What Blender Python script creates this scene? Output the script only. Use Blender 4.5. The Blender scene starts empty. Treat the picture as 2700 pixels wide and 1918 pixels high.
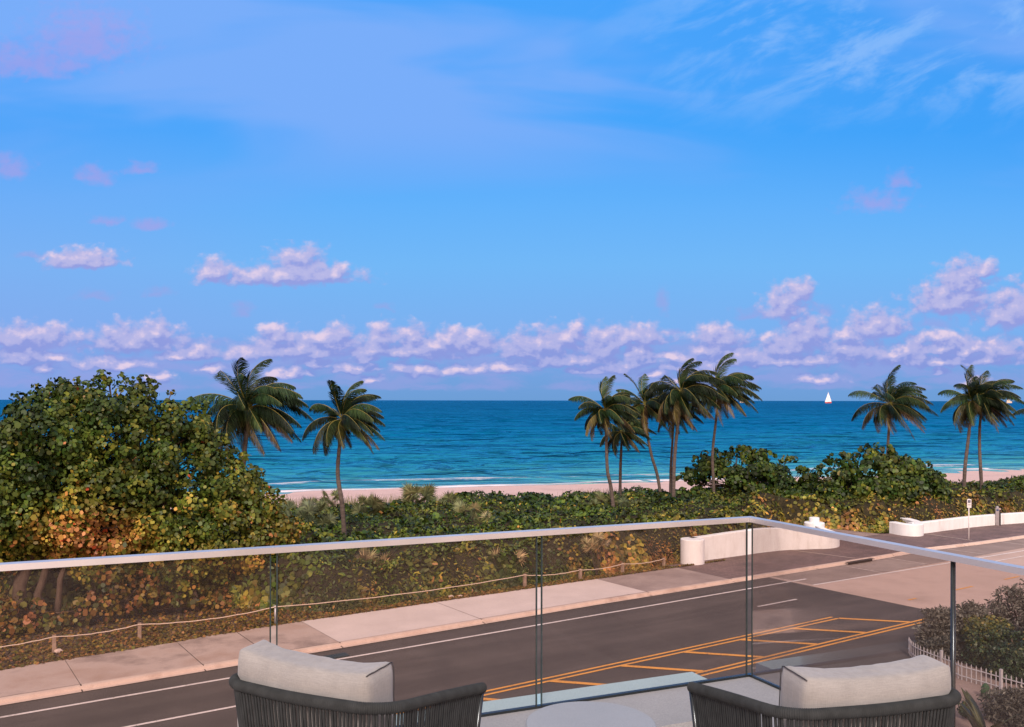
import bpy, bmesh, math, random
import numpy as np
from mathutils import Vector, Matrix
random.seed(7)
R = math.radians
scene = bpy.context.scene
COL = scene.collection
F = 2370.0; CX = 1350.0; HY = 1056.0; CZ = 10.0     # camera: focal in photo pixels, horizon row, eye height

# ------------------------------------------------------------------ helpers
def gp(x, y, z=0.0):
    d = (CZ - z) * F / (y - HY)
    return Vector(((x - CX) / F * d, d, z))
def at(x, y, d):
    return Vector(((x - CX) / F * d, d, CZ - (y - HY) / F * d))
UX, UY = .827, .5624
NRM = math.hypot(UX, UY); UX /= NRM; UY /= NRM
def sp(s, p, z=0.0):                     # along the road, away from the balcony
    return Vector((s * UX - p * UY, s * UY + p * UX, z))

def tag(o, label=None, cat=None, group=None, kind=None):
    if label: o['label'] = label
    if cat: o['category'] = cat
    if group: o['group'] = group
    if kind: o['kind'] = kind
    return o
def empty(name, loc=(0, 0, 0), rz=0.0):
    o = bpy.data.objects.new(name, None); COL.objects.link(o)
    o.location = loc; o.rotation_euler = (0, 0, rz); o.empty_display_size = .2
    return o
def link(name, me, mat=None, parent=None, smooth=False):
    o = bpy.data.objects.new(name, me); COL.objects.link(o)
    if mat is not None:
        for m in (mat if isinstance(mat, (list, tuple)) else [mat]): me.materials.append(m)
    if parent: o.parent = parent
    if smooth: me.shade_smooth()
    return o

class MB:
    def __init__(s): s.v = []; s.f = []; s.m = []; s.mi = 0
    def add(s, vs, fs):
        b = len(s.v); s.v += [tuple(v) for v in vs]
        for f in fs: s.f.append([b + i for i in f]); s.m.append(s.mi)
    def box(s, c, d, rz=0.0, taper=1.0):
        cx, cy, cz = c; hx, hy, hz = d[0] / 2, d[1] / 2, d[2] / 2
        ca, sa = math.cos(rz), math.sin(rz); vs = []
        for z, k in ((-hz, 1.0), (hz, taper)):
            for x, y in ((-hx, -hy), (hx, -hy), (hx, hy), (-hx, hy)):
                x *= k; y *= k
                vs.append((cx + x * ca - y * sa, cy + x * sa + y * ca, cz + z))
        s.add(vs, [(0, 3, 2, 1), (4, 5, 6, 7), (0, 1, 5, 4), (1, 2, 6, 5), (2, 3, 7, 6), (3, 0, 4, 7)])
    def tube(s, pts, r, n=8, cap=True):
        pts = [Vector(p) for p in pts]; N = len(pts)
        rr = r if isinstance(r, (list, tuple)) else [r] * N
        vs = []; up = None
        for i, p in enumerate(pts):
            t = (pts[min(i + 1, N - 1)] - pts[max(i - 1, 0)]).normalized()
            if up is None:
                up = Vector((0, 0, 1)) if abs(t.z) < .9 else Vector((1, 0, 0))
            a = t.cross(up)
            if a.length < 1e-5: a = t.cross(Vector((0, 1, 0)))
            a.normalize(); b = a.cross(t).normalized(); up = b
            for k in range(n):
                g = 2 * math.pi * k / n
                vs.append(p + (a * math.cos(g) + b * math.sin(g)) * rr[i])
        fs = []
        for i in range(N - 1):
            for k in range(n):
                k2 = (k + 1) % n
                fs.append((i * n + k, i * n + k2, (i + 1) * n + k2, (i + 1) * n + k))
        if cap:
            fs.append(tuple(range(n))[::-1]); fs.append(tuple((N - 1) * n + k for k in range(n)))
        s.add(vs, fs)
    def lathe(s, c, prof, n=24, sx=1.0, sy=1.0):
        vs = []
        for (r, z) in prof:
            for k in range(n):
                g = 2 * math.pi * k / n
                vs.append((c[0] + r * sx * math.cos(g), c[1] + r * sy * math.sin(g), c[2] + z))
        fs = []
        for i in range(len(prof) - 1):
            for k in range(n):
                k2 = (k + 1) % n
                fs.append((i * n + k, i * n + k2, (i + 1) * n + k2, (i + 1) * n + k))
        fs.append(tuple(range(n))[::-1]); fs.append(tuple((len(prof) - 1) * n + k for k in range(n)))
        s.add(vs, fs)
    def build(s, name, mat, parent=None, smooth=False):
        me = bpy.data.meshes.new(name); me.from_pydata(s.v, [], s.f); me.update()
        if any(s.m): me.polygons.foreach_set('material_index', s.m)
        o = link(name, me, mat, parent, smooth)
        return o

# ------------------------------------------------------------------ materials
def newmat(name):
    m = bpy.data.materials.new(name); m.use_nodes = True
    nt = m.node_tree; b = nt.nodes['Principled BSDF']
    return m, nt, b
def coords(nt, kind='Object', scale=(1, 1, 1)):
    tc = nt.nodes.new('ShaderNodeTexCoord'); mp = nt.nodes.new('ShaderNodeMapping')
    mp.inputs['Scale'].default_value = scale
    nt.links.new(tc.outputs[kind], mp.inputs['Vector']); return mp.outputs[0]
def noise(nt, vec, scale, detail=4, rough=.55, dist=0.0):
    n = nt.nodes.new('ShaderNodeTexNoise'); n.inputs['Scale'].default_value = scale
    n.inputs['Detail'].default_value = detail; n.inputs['Roughness'].default_value = rough
    n.inputs['Distortion'].default_value = dist
    nt.links.new(vec, n.inputs['Vector']); return n.outputs[0]
def ramp(nt, fac, stops, interp='LINEAR'):
    r = nt.nodes.new('ShaderNodeValToRGB'); cr = r.color_ramp; cr.interpolation = interp
    while len(cr.elements) > 1: cr.elements.remove(cr.elements[-1])
    cr.elements[0].position = stops[0][0]; cr.elements[0].color = (*stops[0][1], 1)
    for p, c in stops[1:]:
        e = cr.elements.new(p); e.color = (*c, 1)
    nt.links.new(fac, r.inputs[0]); return r.outputs[0]
def mixc(nt, a, b, fac, mode='MIX'):
    m = nt.nodes.new('ShaderNodeMix'); m.data_type = 'RGBA'; m.blend_type = mode
    for sock, val in ((m.inputs[0], fac), (m.inputs[6], a), (m.inputs[7], b)):
        if hasattr(val, 'links'): nt.links.new(val, sock)
        elif isinstance(val, (int, float)): sock.default_value = val
        else: sock.default_value = (*val, 1)
    return m.outputs[2]
def mth(nt, op, a, b=None, c=None, clamp=False):
    m = nt.nodes.new('ShaderNodeMath'); m.operation = op; m.use_clamp = clamp
    for i, val in enumerate((a, b, c)):
        if val is None: continue
        if hasattr(val, 'links'): nt.links.new(val, m.inputs[i])
        else: m.inputs[i].default_value = val
    return m.outputs[0]
def bump(nt, b, h, strength=.3, dist=.02):
    n = nt.nodes.new('ShaderNodeBump'); n.inputs['Strength'].default_value = strength
    n.inputs['Distance'].default_value = dist
    nt.links.new(h, n.inputs['Height']); nt.links.new(n.outputs[0], b.inputs['Normal']); return n.outputs[0]
def surf(name, c1, c2, scale=2.0, rough=.8, fine=60.0, bstr=.25, bdist=.01, c3=None, metallic=0.0, stretch=(1, 1, 1), spec=.3):
    m, nt, b = newmat(name); v = coords(nt, 'Object', stretch)
    n1 = noise(nt, v, scale, 6, .6); n2 = noise(nt, v, fine, 3, .6)
    stops = [(.3, c1), (.7, c2)] if c3 is None else [(.28, c1), (.5, c2), (.72, c3)]
    col = ramp(nt, n1, stops)
    g = ramp(nt, n2, [(.25, (.8, .8, .8)), (.75, (1.15, 1.15, 1.15))])
    col = mixc(nt, col, g, 1.0, 'MULTIPLY')
    nt.links.new(col, b.inputs['Base Color']); b.inputs['Roughness'].default_value = rough
    b.inputs['Metallic'].default_value = metallic; b.inputs['Specular IOR Level'].default_value = spec
    bump(nt, b, n2, bstr, bdist); return m
def flat(name, c, rough=.5, metallic=0.0):
    return surf(name, tuple(x * .93 for x in c), tuple(min(1, x * 1.05) for x in c), 6, rough, 90, .08, .003, metallic=metallic)

def leafmat(name, stops, rough=.5, trans=.06):
    m, nt, b = newmat(name)
    a = nt.nodes.new('ShaderNodeAttribute'); a.attribute_name = 'hue'
    col = ramp(nt, a.outputs['Fac'], stops)
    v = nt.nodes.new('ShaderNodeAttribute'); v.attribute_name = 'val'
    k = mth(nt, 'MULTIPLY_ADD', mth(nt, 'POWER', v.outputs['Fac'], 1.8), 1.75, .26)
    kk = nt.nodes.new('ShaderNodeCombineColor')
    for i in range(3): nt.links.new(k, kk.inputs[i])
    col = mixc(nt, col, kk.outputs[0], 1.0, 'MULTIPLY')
    nt.links.new(col, b.inputs['Base Color']); b.inputs['Roughness'].default_value = rough
    b.inputs['Specular IOR Level'].default_value = .3
    t = nt.nodes.new('ShaderNodeBsdfTranslucent'); nt.links.new(col, t.inputs[0])
    mx = nt.nodes.new('ShaderNodeMixShader'); mx.inputs[0].default_value = trans
    nt.links.new(b.outputs[0], mx.inputs[1]); nt.links.new(t.outputs[0], mx.inputs[2])
    nt.links.new(mx.outputs[0], nt.nodes['Material Output'].inputs[0]); return m

M = {}
M['asphalt'] = surf('asphalt', (.062, .047, .040), (.088, .067, .056), .35, .85, 30, .15, .006, c3=(.072, .055, .047), stretch=(1, 1, 1))
M['pale_road'] = surf('pale_road', (.35, .255, .21), (.47, .345, .29), .25, .85, 60, .3, .01, c3=(.41, .30, .25))
M['parking'] = surf('parking', (.20, .15, .13), (.30, .23, .20), .5, .85, 50, .3, .01)
M['slab_light'] = surf('slab_light', (.56, .475, .44), (.66, .56, .52), .5, .8, 60, .2, .006)
M['slab_dirty'] = surf('slab_dirty', (.19, .14, .125), (.46, .36, .315), .45, .85, 50, .3, .008, c3=(.37, .26, .21))
M['slab_grey'] = surf('slab_grey', (.24, .18, .165), (.38, .30, .27), .6, .85, 50, .3, .008)
M['kerb'] = surf('kerb', (.38, .27, .22), (.58, .45, .38), .9, .85, 40, .4, .01, c3=(.50, .37, .31))
M['joint'] = flat('joint', (.05, .035, .03), .9)
M['white_paint'] = surf('white_paint', (.60, .52, .49), (.74, .66, .62), 3, .7, 70, .2, .003)
def paint(name, c, wear):
    m, nt, b = newmat(name); v = coords(nt, 'Object', (1, 1, 1)); a = noise(nt, v, 9, 5, .75); l = noise(nt, v, .8, 3); w = mth(nt, 'MULTIPLY_ADD', l, .35, mth(nt, 'MULTIPLY', a, .65))
    nt.links.new(ramp(nt, w, [(wear, (.10, .082, .075)), (wear + .07, tuple(x * .8 for x in c)), (.62, c)]), b.inputs['Base Color']); b.inputs['Roughness'].default_value = .7; return m
M['faded_paint'] = surf('faded_paint', (.38, .30, .26), (.52, .43, .38), 2, .7, 30, .2, .003)
M['yellow_paint'] = surf('yellow_paint', (.56, .235, .035), (.74, .32, .045), 2.5, .7, 60, .2, .003)
M['wall'] = surf('wall_render', (.68, .67, .67), (.77, .77, .77), .8, .85, 40, .25, .006, c3=(.73, .73, .73))
M['alu'] = surf('anodised_metal', (.66, .65, .65), (.72, .71, .71), 1.5, .38, 1.2, .0, .001, metallic=.7)
M['dark_metal'] = surf('dark_metal', (.035, .045, .05), (.06, .07, .075), 4, .25, 100, .05, .001, metallic=.7)
M['rope_dark'] = surf('rope_dark', (.018, .022, .023), (.034, .040, .042), 25, .8, 900, .5, .0008)
M['piping'] = flat('piping_dark', (.05, .05, .055), .8)
M['ledge'] = surf('ledge_coat', (.245, .26, .27), (.29, .305, .315), 2, .55, 120, .1, .001)
M['ledge_out'] = surf('outer_ledge_coat', (.42, .62, .64), (.46, .68, .70), 1.5, .5, 120, .1, .001)
M['floor'] = surf('floor_tile', (.42, .40, .40), (.52, .50, .49), 5, .6, 80, .15, .002)
M['table'] = surf('table_coat', (.275, .30, .315), (.31, .335, .35), 3, .4, 250, .06, .0005)
M['wood'] = surf('weathered_wood', (.22, .15, .11), (.36, .26, .20), 5, .85, 40, .5, .01)
M['rope'] = surf('pale_rope', (.55, .42, .33), (.72, .58, .47), 30, .9, 120, .4, .004)
M['sand'] = surf('beach_sand', (.50, .35, .31), (.60, .43, .385), .15, .9, 8, .5, .08, c3=(.56, .39, .35))
M['dirt'] = surf('dirt', (.035, .024, .018), (.15, .10, .08), 1.1, .95, 14, .9, .06, c3=(.075, .05, .038))
M['garden_soil'] = surf('garden_soil', (.17, .125, .11), (.30, .225, .20), .8, .95, 30, .8, .03)
M['sandy_soil'] = surf('sandy_soil', (.20, .14, .125), (.36, .27, .24), 1.0, .95, 12, .9, .06)
M['bark'] = surf('bark', (.055, .036, .025), (.13, .090, .066), 4, .9, 30, .7, .02, stretch=(1, 1, .3))
M['palm_bark'] = surf('palm_bark', (.068, .053, .045), (.14, .112, .096), 3, .9, 12, .8, .03, stretch=(.4, .4, 3))
M['coconut'] = surf('coconut_husk', (.16, .13, .02), (.30, .22, .04), 3, .6, 30)
M['steel_box'] = surf('steel_box', (.30, .28, .29), (.40, .38, .39), 4, .4, 60, .1, .002, metallic=.4)
M['black'] = flat('black_casing', (.015, .015, .017), .4)
M['sign_white'] = flat('sign_white', (.72, .68, .67), .5)
M['fence_white'] = flat('fence_white', (.40, .40, .42), .5)
M['sail'] = flat('sail_cloth', (.95, .88, .85), .8)
M['red_hull'] = flat('red_hull', (.75, .10, .05), .5)
M['ship'] = flat('ship_lights_gold', (.80, .62, .48), .5)  # golden ship lights put into the even hull and deckhouse colour
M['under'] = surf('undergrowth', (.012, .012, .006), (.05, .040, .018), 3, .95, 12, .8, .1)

def wall_mat():
    m, nt, b = newmat('painted_render'); v = coords(nt, 'Object', (2.2, 2.2, .35)); st = noise(nt, v, 1, 6, .65, .4); sp_n = noise(nt, coords(nt, 'Object', (1, 1, 1)), 1.3, 6, .6); fn = noise(nt, coords(nt, 'Object', (1, 1, 1)), 40, 3, .6)
    col = ramp(nt, st, [(.28, (.60, .58, .56)), (.43, (.74, .75, .75)), (.7, (.80, .82, .83))]); col = mixc(nt, col, ramp(nt, sp_n, [(.3, (.93, .92, .91)), (.55, (1.0, 1.0, 1.0))]), 1.0, 'MULTIPLY')
    nt.links.new(col, b.inputs['Base Color']); b.inputs['Roughness'].default_value = .85; bump(nt, b, fn, .25, .006); return m
M['wall'] = wall_mat()
# pavers: brown brick pattern
def paver():
    m, nt, b = newmat('brown_pavers'); tc = nt.nodes.new('ShaderNodeTexCoord')
    mp = nt.nodes.new('ShaderNodeMapping'); mp.inputs['Rotation'].default_value = (0, 0, R(-34.2)); mp.inputs['Scale'].default_value = (1, 1, 1)
    nt.links.new(tc.outputs['Object'], mp.inputs[0])
    br = nt.nodes.new('ShaderNodeTexBrick'); br.inputs['Scale'].default_value = 1.6
    br.inputs['Color1'].default_value = (.125, .082, .076, 1); br.inputs['Color2'].default_value = (.165, .11, .102, 1)
    br.inputs['Mortar'].default_value = (.07, .05, .046, 1); br.inputs['Mortar Size'].default_value = .012
    nt.links.new(mp.outputs[0], br.inputs[0])
    n = noise(nt, mp.outputs[0], .7, 5); g = ramp(nt, n, [(.3, (.75, .75, .75)), (.7, (1.3, 1.25, 1.25))])
    nt.links.new(mixc(nt, br.outputs[0], g, 1.0, 'MULTIPLY'), b.inputs['Base Color'])
    b.inputs['Roughness'].default_value = .85; bump(nt, b, br.outputs[1], .2, -.01); return m
M['paver'] = paver()

def asphalt():
    m, nt, b = newmat('asphalt'); tc = nt.nodes.new('ShaderNodeTexCoord'); mp = nt.nodes.new('ShaderNodeMapping'); mp.vector_type = 'TEXTURE'
    mp.inputs['Rotation'].default_value = (0, 0, R(34.2)); mp.inputs['Scale'].default_value = (16.0, .8, 1); nt.links.new(tc.outputs['Object'], mp.inputs[0])
    st = noise(nt, mp.outputs[0], .55, 6, .6, .3); bl = noise(nt, tc.outputs['Object'], .35, 5, .6); fn = noise(nt, tc.outputs['Object'], 26, 4, .7)
    v = mth(nt, 'MULTIPLY_ADD', st, .6, mth(nt, 'MULTIPLY', bl, .4)); col = ramp(nt, v, [(.32, (.048, .040, .037)), (.5, (.072, .060, .055)), (.68, (.106, .088, .080))])
    g = ramp(nt, fn, [(.3, (.78, .78, .78)), (.7, (1.2, 1.2, 1.2))]); nt.links.new(mixc(nt, col, g, 1.0, 'MULTIPLY'), b.inputs['Base Color'])
    b.inputs['Roughness'].default_value = .85; b.inputs['Specular IOR Level'].default_value = .25; bump(nt, b, fn, .15, .008); return m
M['asphalt'] = asphalt(); M['white_paint'] = paint('white_paint', (.74, .66, .62), .36); M['yellow_paint'] = paint('yellow_paint', (.74, .33, .045), .37)
# cushion cloth
def cloth(name, c1, c2):
    m, nt, b = newmat(name); v = coords(nt, 'Object', (1, 1, 1))
    vh = coords(nt, 'Object', (30, 30, 420)); vv = coords(nt, 'Object', (420, 420, 40))
    a = noise(nt, vh, 1, 3, .7); c = noise(nt, vv, 1, 2, .6); big = noise(nt, v, 9, 3)
    w = mth(nt, 'MULTIPLY_ADD', a, .6, mth(nt, 'MULTIPLY', c, .4))
    col = ramp(nt, w, [(.35, c1), (.65, c2)])
    g = ramp(nt, big, [(.3, (.92, .92, .92)), (.7, (1.06, 1.06, 1.06))])
    nt.links.new(mixc(nt, col, g, 1.0, 'MULTIPLY'), b.inputs['Base Color'])
    b.inputs['Roughness'].default_value = .95; b.inputs['Specular IOR Level'].default_value = .1
    b.inputs['Sheen Weight'].default_value = .2
    wr = noise(nt, coords(nt, 'Object', (14, 14, 5)), 1, 4, .5, .6)
    h = mth(nt, 'MULTIPLY_ADD', wr, 6.0, w); bump(nt, b, h, .5, .0016); return m
M['cloth'] = cloth('woven_cloth', (.245, .245, .24), (.315, .315, .305))

# glass
def glass(name, tint):
    m, nt, b = newmat(name); out = nt.nodes['Material Output']; nt.nodes.remove(b)
    t = nt.nodes.new('ShaderNodeBsdfTransparent'); t.inputs[0].default_value = (*tint, 1)
    g = nt.nodes.new('ShaderNodeBsdfGlossy'); g.inputs['Roughness'].default_value = .02; g.inputs[0].default_value = (.9, .92, .95, 1)
    fr = nt.nodes.new('ShaderNodeFresnel'); fr.inputs[0].default_value = 1.3
    k = mth(nt, 'MULTIPLY', fr.outputs[0], .34)
    df = nt.nodes.new('ShaderNodeBsdfDiffuse'); df.inputs[0].default_value = (.50, .40, .36, 1)     # brownish film put in for the haze of reflections
    fl = mth(nt, 'MULTIPLY_ADD', noise(nt, coords(nt, 'Object', (3, 3, 1.6)), 1.2, 5, .6), .030, .004); m0 = nt.nodes.new('ShaderNodeMixShader'); nt.links.new(fl, m0.inputs[0])
    nt.links.new(t.outputs[0], m0.inputs[1]); nt.links.new(df.outputs[0], m0.inputs[2])
    mx = nt.nodes.new('ShaderNodeMixShader'); nt.links.new(k, mx.inputs[0])
    nt.links.new(m0.outputs[0], mx.inputs[1]); nt.links.new(g.outputs[0], mx.inputs[2]); nt.links.new(mx.outputs[0], out.inputs[0]); return m
M['glass'] = glass('clear_glass', (.925, .885, .865))
M['glass_edge'] = surf('glass_edge', (.03, .05, .055), (.07, .10, .10), 3, .15, 40, .05, .001, metallic=.3)

# ------------------------------------------------------------------ leaves
def leaf_mesh(name, C, N, rad, hue, val, mats, parent=None, shape='round', asp=1.0, rs=None, extra=None):
    rs = rs or np.random.RandomState(1)
    C = np.asarray(C, float); N = np.asarray(N, float); n = len(C)
    N /= (np.linalg.norm(N, axis=1, keepdims=True) + 1e-9)
    asp = np.broadcast_to(np.asarray(asp, float), (n,))[:, None]
    A = rs.normal(size=(n, 3)); A -= N * np.sum(A * N, 1, keepdims=True); A /= (np.linalg.norm(A, axis=1, keepdims=True) + 1e-9)
    B = np.cross(N, A)
    K = 6 if shape == 'round' else 4
    V = np.zeros((n, K, 3)); rad = np.broadcast_to(np.asarray(rad, float), (n,))
    for k in range(K):
        g = 2 * math.pi * k / K
        cup = .22 * rad * (1 if k % 2 else -.4) if shape == 'round' else .15 * rad * (1 if k % 2 else -1)
        V[:, k] = C + (A * math.cos(g) * asp + B * math.sin(g)) * rad[:, None] + N * cup[:, None]
    me = bpy.data.meshes.new(name)
    me.vertices.add(n * K); me.vertices.foreach_set('co', V.reshape(-1))
    me.loops.add(n * K); me.loops.foreach_set('vertex_index', np.arange(n * K, dtype=np.int32))
    me.polygons.add(n); me.polygons.foreach_set('loop_start', np.arange(0, n * K, K, dtype=np.int32))
    me.update(calc_edges=True)
    for nm, arr in (('hue', hue), ('val', val)):
        a = me.attributes.new(nm, 'FLOAT', 'FACE')
        a.data.foreach_set('value', np.ascontiguousarray(np.broadcast_to(arr, (n,)), dtype=np.float32))
    return link(name, me, mats, parent)

def vnoise(x, y, seed=0):
    x = np.asarray(x, float); y = np.asarray(y, float)
    xi = np.floor(x).astype(np.int64); yi = np.floor(y).astype(np.int64); fx = x - xi; fy = y - yi
    fx = fx * fx * (3 - 2 * fx); fy = fy * fy * (3 - 2 * fy)
    def h(a, b):
        k = (a * 374761393 + b * 668265263 + seed * 974711) & 0x7fffffff
        k = ((k ^ (k >> 13)) * 1274126177) & 0x7fffffff
        return ((k ^ (k >> 16)) & 0xffff) / 65535.0
    return (h(xi, yi) * (1 - fx) + h(xi + 1, yi) * fx) * (1 - fy) + (h(xi, yi + 1) * (1 - fx) + h(xi + 1, yi + 1) * fx) * fy

GRAPE = leafmat('sea_grape_leaf', [(0, (.008, .022, .004)), (.22, (.024, .058, .008)), (.42, (.074, .110, .013)), (.56, (.18, .18, .024)),
                                   (.68, (.32, .23, .035)), (.80, (.46, .22, .055)), (.92, (.46, .20, .085)), (1, (.50, .09, .03))])
PALML = leafmat('palm_leaf', [(0, (.010, .030, .012)), (.35, (.024, .056, .017)), (.6, (.055, .082, .020)), (.8, (.12, .095, .024)), (1, (.17, .11, .07))], .5, .2)
FANL = leafmat('fan_palm_leaf', [(0, (.10, .14, .08)), (.5, (.20, .22, .09)), (1, (.46, .31, .17))], .5, .2)
SILVER = leafmat('silver_leaf', [(0, (.055, .056, .046)), (.5, (.15, .15, .125)), (1, (.32, .31, .27))], .6, .15)
GREEN = leafmat('hedge_leaf', [(0, (.012, .026, .012)), (.45, (.030, .060, .026)), (.75, (.12, .125, .03)), (1, (.30, .22, .05))], .4, .15)

def in_poly(poly, x, y):
    c = np.zeros(len(x), bool); n = len(poly)
    for i in range(n):
        x1, y1 = poly[i]; x2, y2 = poly[(i + 1) % n]
        if y1 == y2: continue
        m = ((y1 > y) != (y2 > y)) & (x < (x2 - x1) * (y - y1) / (y2 - y1) + x1); c ^= m
    return c
def edge_dist(poly, x, y):
    d = np.full(len(x), 1e9); n = len(poly)
    for i in range(n):
        x1, y1 = poly[i]; x2, y2 = poly[(i + 1) % n]
        L = (x2 - x1) ** 2 + (y2 - y1) ** 2
        t = np.clip(((x - x1) * (x2 - x1) + (y - y1) * (y2 - y1)) / L, 0, 1)
        d = np.minimum(d, np.hypot(x - x1 - t * (x2 - x1), y - y1 - t * (y2 - y1)))
    return d

def blob_leaves(rs, blobs, n_per, lr, flat_=.8, shell=(.72, 1.06)):
    """leaves on the outer shell of many small leaf clumps"""
    P = []; Nn = []; Bi = []
    for i, (c, r) in enumerate(blobs):
        k = max(8, int(n_per * r * r))
        d = rs.normal(size=(k, 3)); d[:, 1] -= .35; d[:, 2] += .25
        d /= np.linalg.norm(d, axis=1, keepdims=True)
        rr = r * rs.uniform(shell[0], shell[1], (k, 1))
        q = d * rr; q[:, 2] *= flat_
        P.append(q + np.array(c)); Nn.append(d + rs.normal(size=(k, 3)) * .42); Bi.append(np.full(k, i))
    return np.concatenate(P), np.concatenate(Nn), np.concatenate(Bi)

def poly_tree(name, label, cat, poly_px, depth, thick, nblob, seed, huef, lr, n_per, mats, trunks, group=None, blob_r=(.7, 1.3), round_front=1.6, skew=0.0):
    rs = np.random.RandomState(seed)
    pl = [((x - CX) / F * depth, CZ - (y - HY) / F * depth) for x, y in poly_px]
    xs = [p[0] for p in pl]; zs = [p[1] for p in pl]
    X = rs.uniform(min(xs), max(xs), nblob * 12); Z = rs.uniform(min(zs), max(zs), nblob * 12)
    br = rs.uniform(*blob_r, size=len(X))
    ok = in_poly(pl, X, Z); ed = edge_dist(pl, X, Z)
    br = np.minimum(br, np.maximum(ed * .97, .3 * blob_r[0])); ok &= (ed > .27 * blob_r[0])
    X, Z, br, ed = X[ok][:nblob], Z[ok][:nblob], br[ok][:nblob], ed[ok][:nblob]
    if name == 'sea_grape_tree':                     # loose sprays that stand out past the crown's edge
        ex, ez, er = [], [], []
        for i in range(len(pl)):
            a, b_ = pl[i], pl[(i + 1) % len(pl)]; L_ = math.hypot(a[0] - b_[0], a[1] - b_[1])
            if min(a[1], b_[1]) < 2.2: continue
            for _ in range(int(L_ * 1.5) + 1):
                t = rs.uniform(0, 1); ex.append(a[0] + (b_[0] - a[0]) * t + rs.normal(0, .12)); ez.append(a[1] + (b_[1] - a[1]) * t + rs.uniform(-.25, .22)); er.append(rs.uniform(.16, .36))
        X = np.concatenate([X, ex]); Z = np.concatenate([Z, ez]); br = np.concatenate([br, er]); ed = np.concatenate([ed, np.full(len(ex), .3)])
    hd = np.minimum(thick, ed * 1.25)
    f = rs.uniform(0, 1, len(X)); yy = np.where(f < .78, -hd * rs.uniform(.55, 1.0, len(X)), hd * rs.uniform(-.5, 1, len(X)))
    Y = depth + yy
    Y = Y + skew * (X - (min(xs) + max(xs)) / 2)     # the row of trees runs along the road
    # loose sprays that stand out past the crown's edge
    kx = (depth + skew * (X - (min(xs) + max(xs)) / 2)) / depth
    X = X * kx; Z = CZ + (Z - CZ) * kx
    blobs = [((X[i], Y[i], max(Z[i], .3)), br[i]) for i in range(len(X))]
    P, N, B = blob_leaves(rs, blobs, n_per, lr)
    base = Vector((sum(xs) / len(xs), depth, 0)); root = empty(name, base)
    P2 = P - np.array(base); fine = mats is SILVER
    if fine: N = rs.normal(size=N.shape); P2 = P2 + rs.normal(size=P2.shape) * .05
    hue, val = huef(rs, P, B, blobs)
    rad = lr * np.clip(rs.normal(.95, .27, len(P)), .4, 1.5)
    tag(root, label, cat, group)
    leaf_mesh('crown', P2, N, rad, np.clip(hue, 0, 1), val, mats, root, rs=rs, shape='thin' if fine else 'round', asp=.34 if fine else rs.uniform(.72, 1.0, len(P)))
    tb = MB()
    for pts, r0, r1 in trunks:
        q = [Vector(p) - base for p in pts]; m = []
        for i in range(len(q) - 1):
            for t in range(4): m.append(q[i].lerp(q[i + 1], t / 4))
        m.append(q[-1]); nn = len(m)
        m = [p + Vector((random.uniform(-1, 1), random.uniform(-1, 1), 0)) * r0 * .35 if 0 < i < nn - 1 else p for i, p in enumerate(m)]
        tb.tube(m, [r0 + (r1 - r0) * i / (nn - 1) for i in range(nn)], 8)
    # branches to clumps
    for i in range(0, len(blobs), 3):
        c, r = blobs[i]; src = Vector(trunks[i % len(trunks)][0][-1]) - base
        e = Vector(c) - base; mid = src.lerp(e, .5) + Vector((0, 0, -.25))
        tb.tube([src, mid, e], [.07, .045, .02], 5)
    tb.build('trunk', M['bark'], root, True)
    return root

# ------------------------------------------------------------------ ground, road, pavements
def poly_sheet(mb, pts, z):
    mb.add([(p.x, p.y, z) for p in pts], [tuple(range(len(pts)))])
def farveg(s): return float(np.interp(s, [-60, 0, 26.7, 45.4, 99.4, 140, 400], [92, 80, 73, 67, 49, 38, 30]))
def shore(s): return 123.7 - .264 * s + 1.4 * math.sin(s * .045) + .6 * math.sin(s * .13 + 1)

g = MB(); SS = [-400, -200, -100, -60, -30] + list(range(-20, 141, 4)) + [160, 200, 260, 330]
SS = [s for s in SS if s <= 200]
rows = []
for s in SS: rows.append([sp(s, -150, -.06), sp(s, 10, -.05), sp(s, farveg(s) + .5, -.05)])
vs = [v for r in rows for v in r]; fs = []
for i in range(len(rows) - 1):
    for j in range(2): a = i * 3 + j; fs.append((a, a + 3, a + 4, a + 1))
g.add(vs, fs); o = g.build('ground', M['dirt']); tag(o, kind='structure')

rs = np.random.RandomState(3)
g = MB(); rows = []; NB = 26
SSb = [-400, -200, -100, -60] + [x * 2.0 for x in range(-25, 90)] + [200, 260, 400]
for s in SSb:
    a = farveg(s) - 3; b = max(shore(s) + 25, a + 30); r_ = []
    for k in range(NB + 1):
        t = k / NB; p = a + (b - a) * t; sh = max(shore(s), a + 5)
        z = -.04 - 1.96 * min(1, (p - a) / (sh - a)) ** .9 if p < sh else -2 - (p - sh) * .09
        z += (vnoise(s * .5, p * .5, 4) - .5) * .22 * (1 if p < sh - 3 else .3)
        r_.append(sp(s, p, float(z)))
    rows.append(r_)
vs = [v for r in rows for v in r]; fs = []
for i in range(len(rows) - 1):
    for j in range(NB): a = i * (NB + 1) + j; fs.append((a, a + NB + 1, a + NB + 2, a + 1))
g.add(vs, fs); o = g.build('beach', M['sand'], smooth=True); tag(o, kind='structure')

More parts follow.
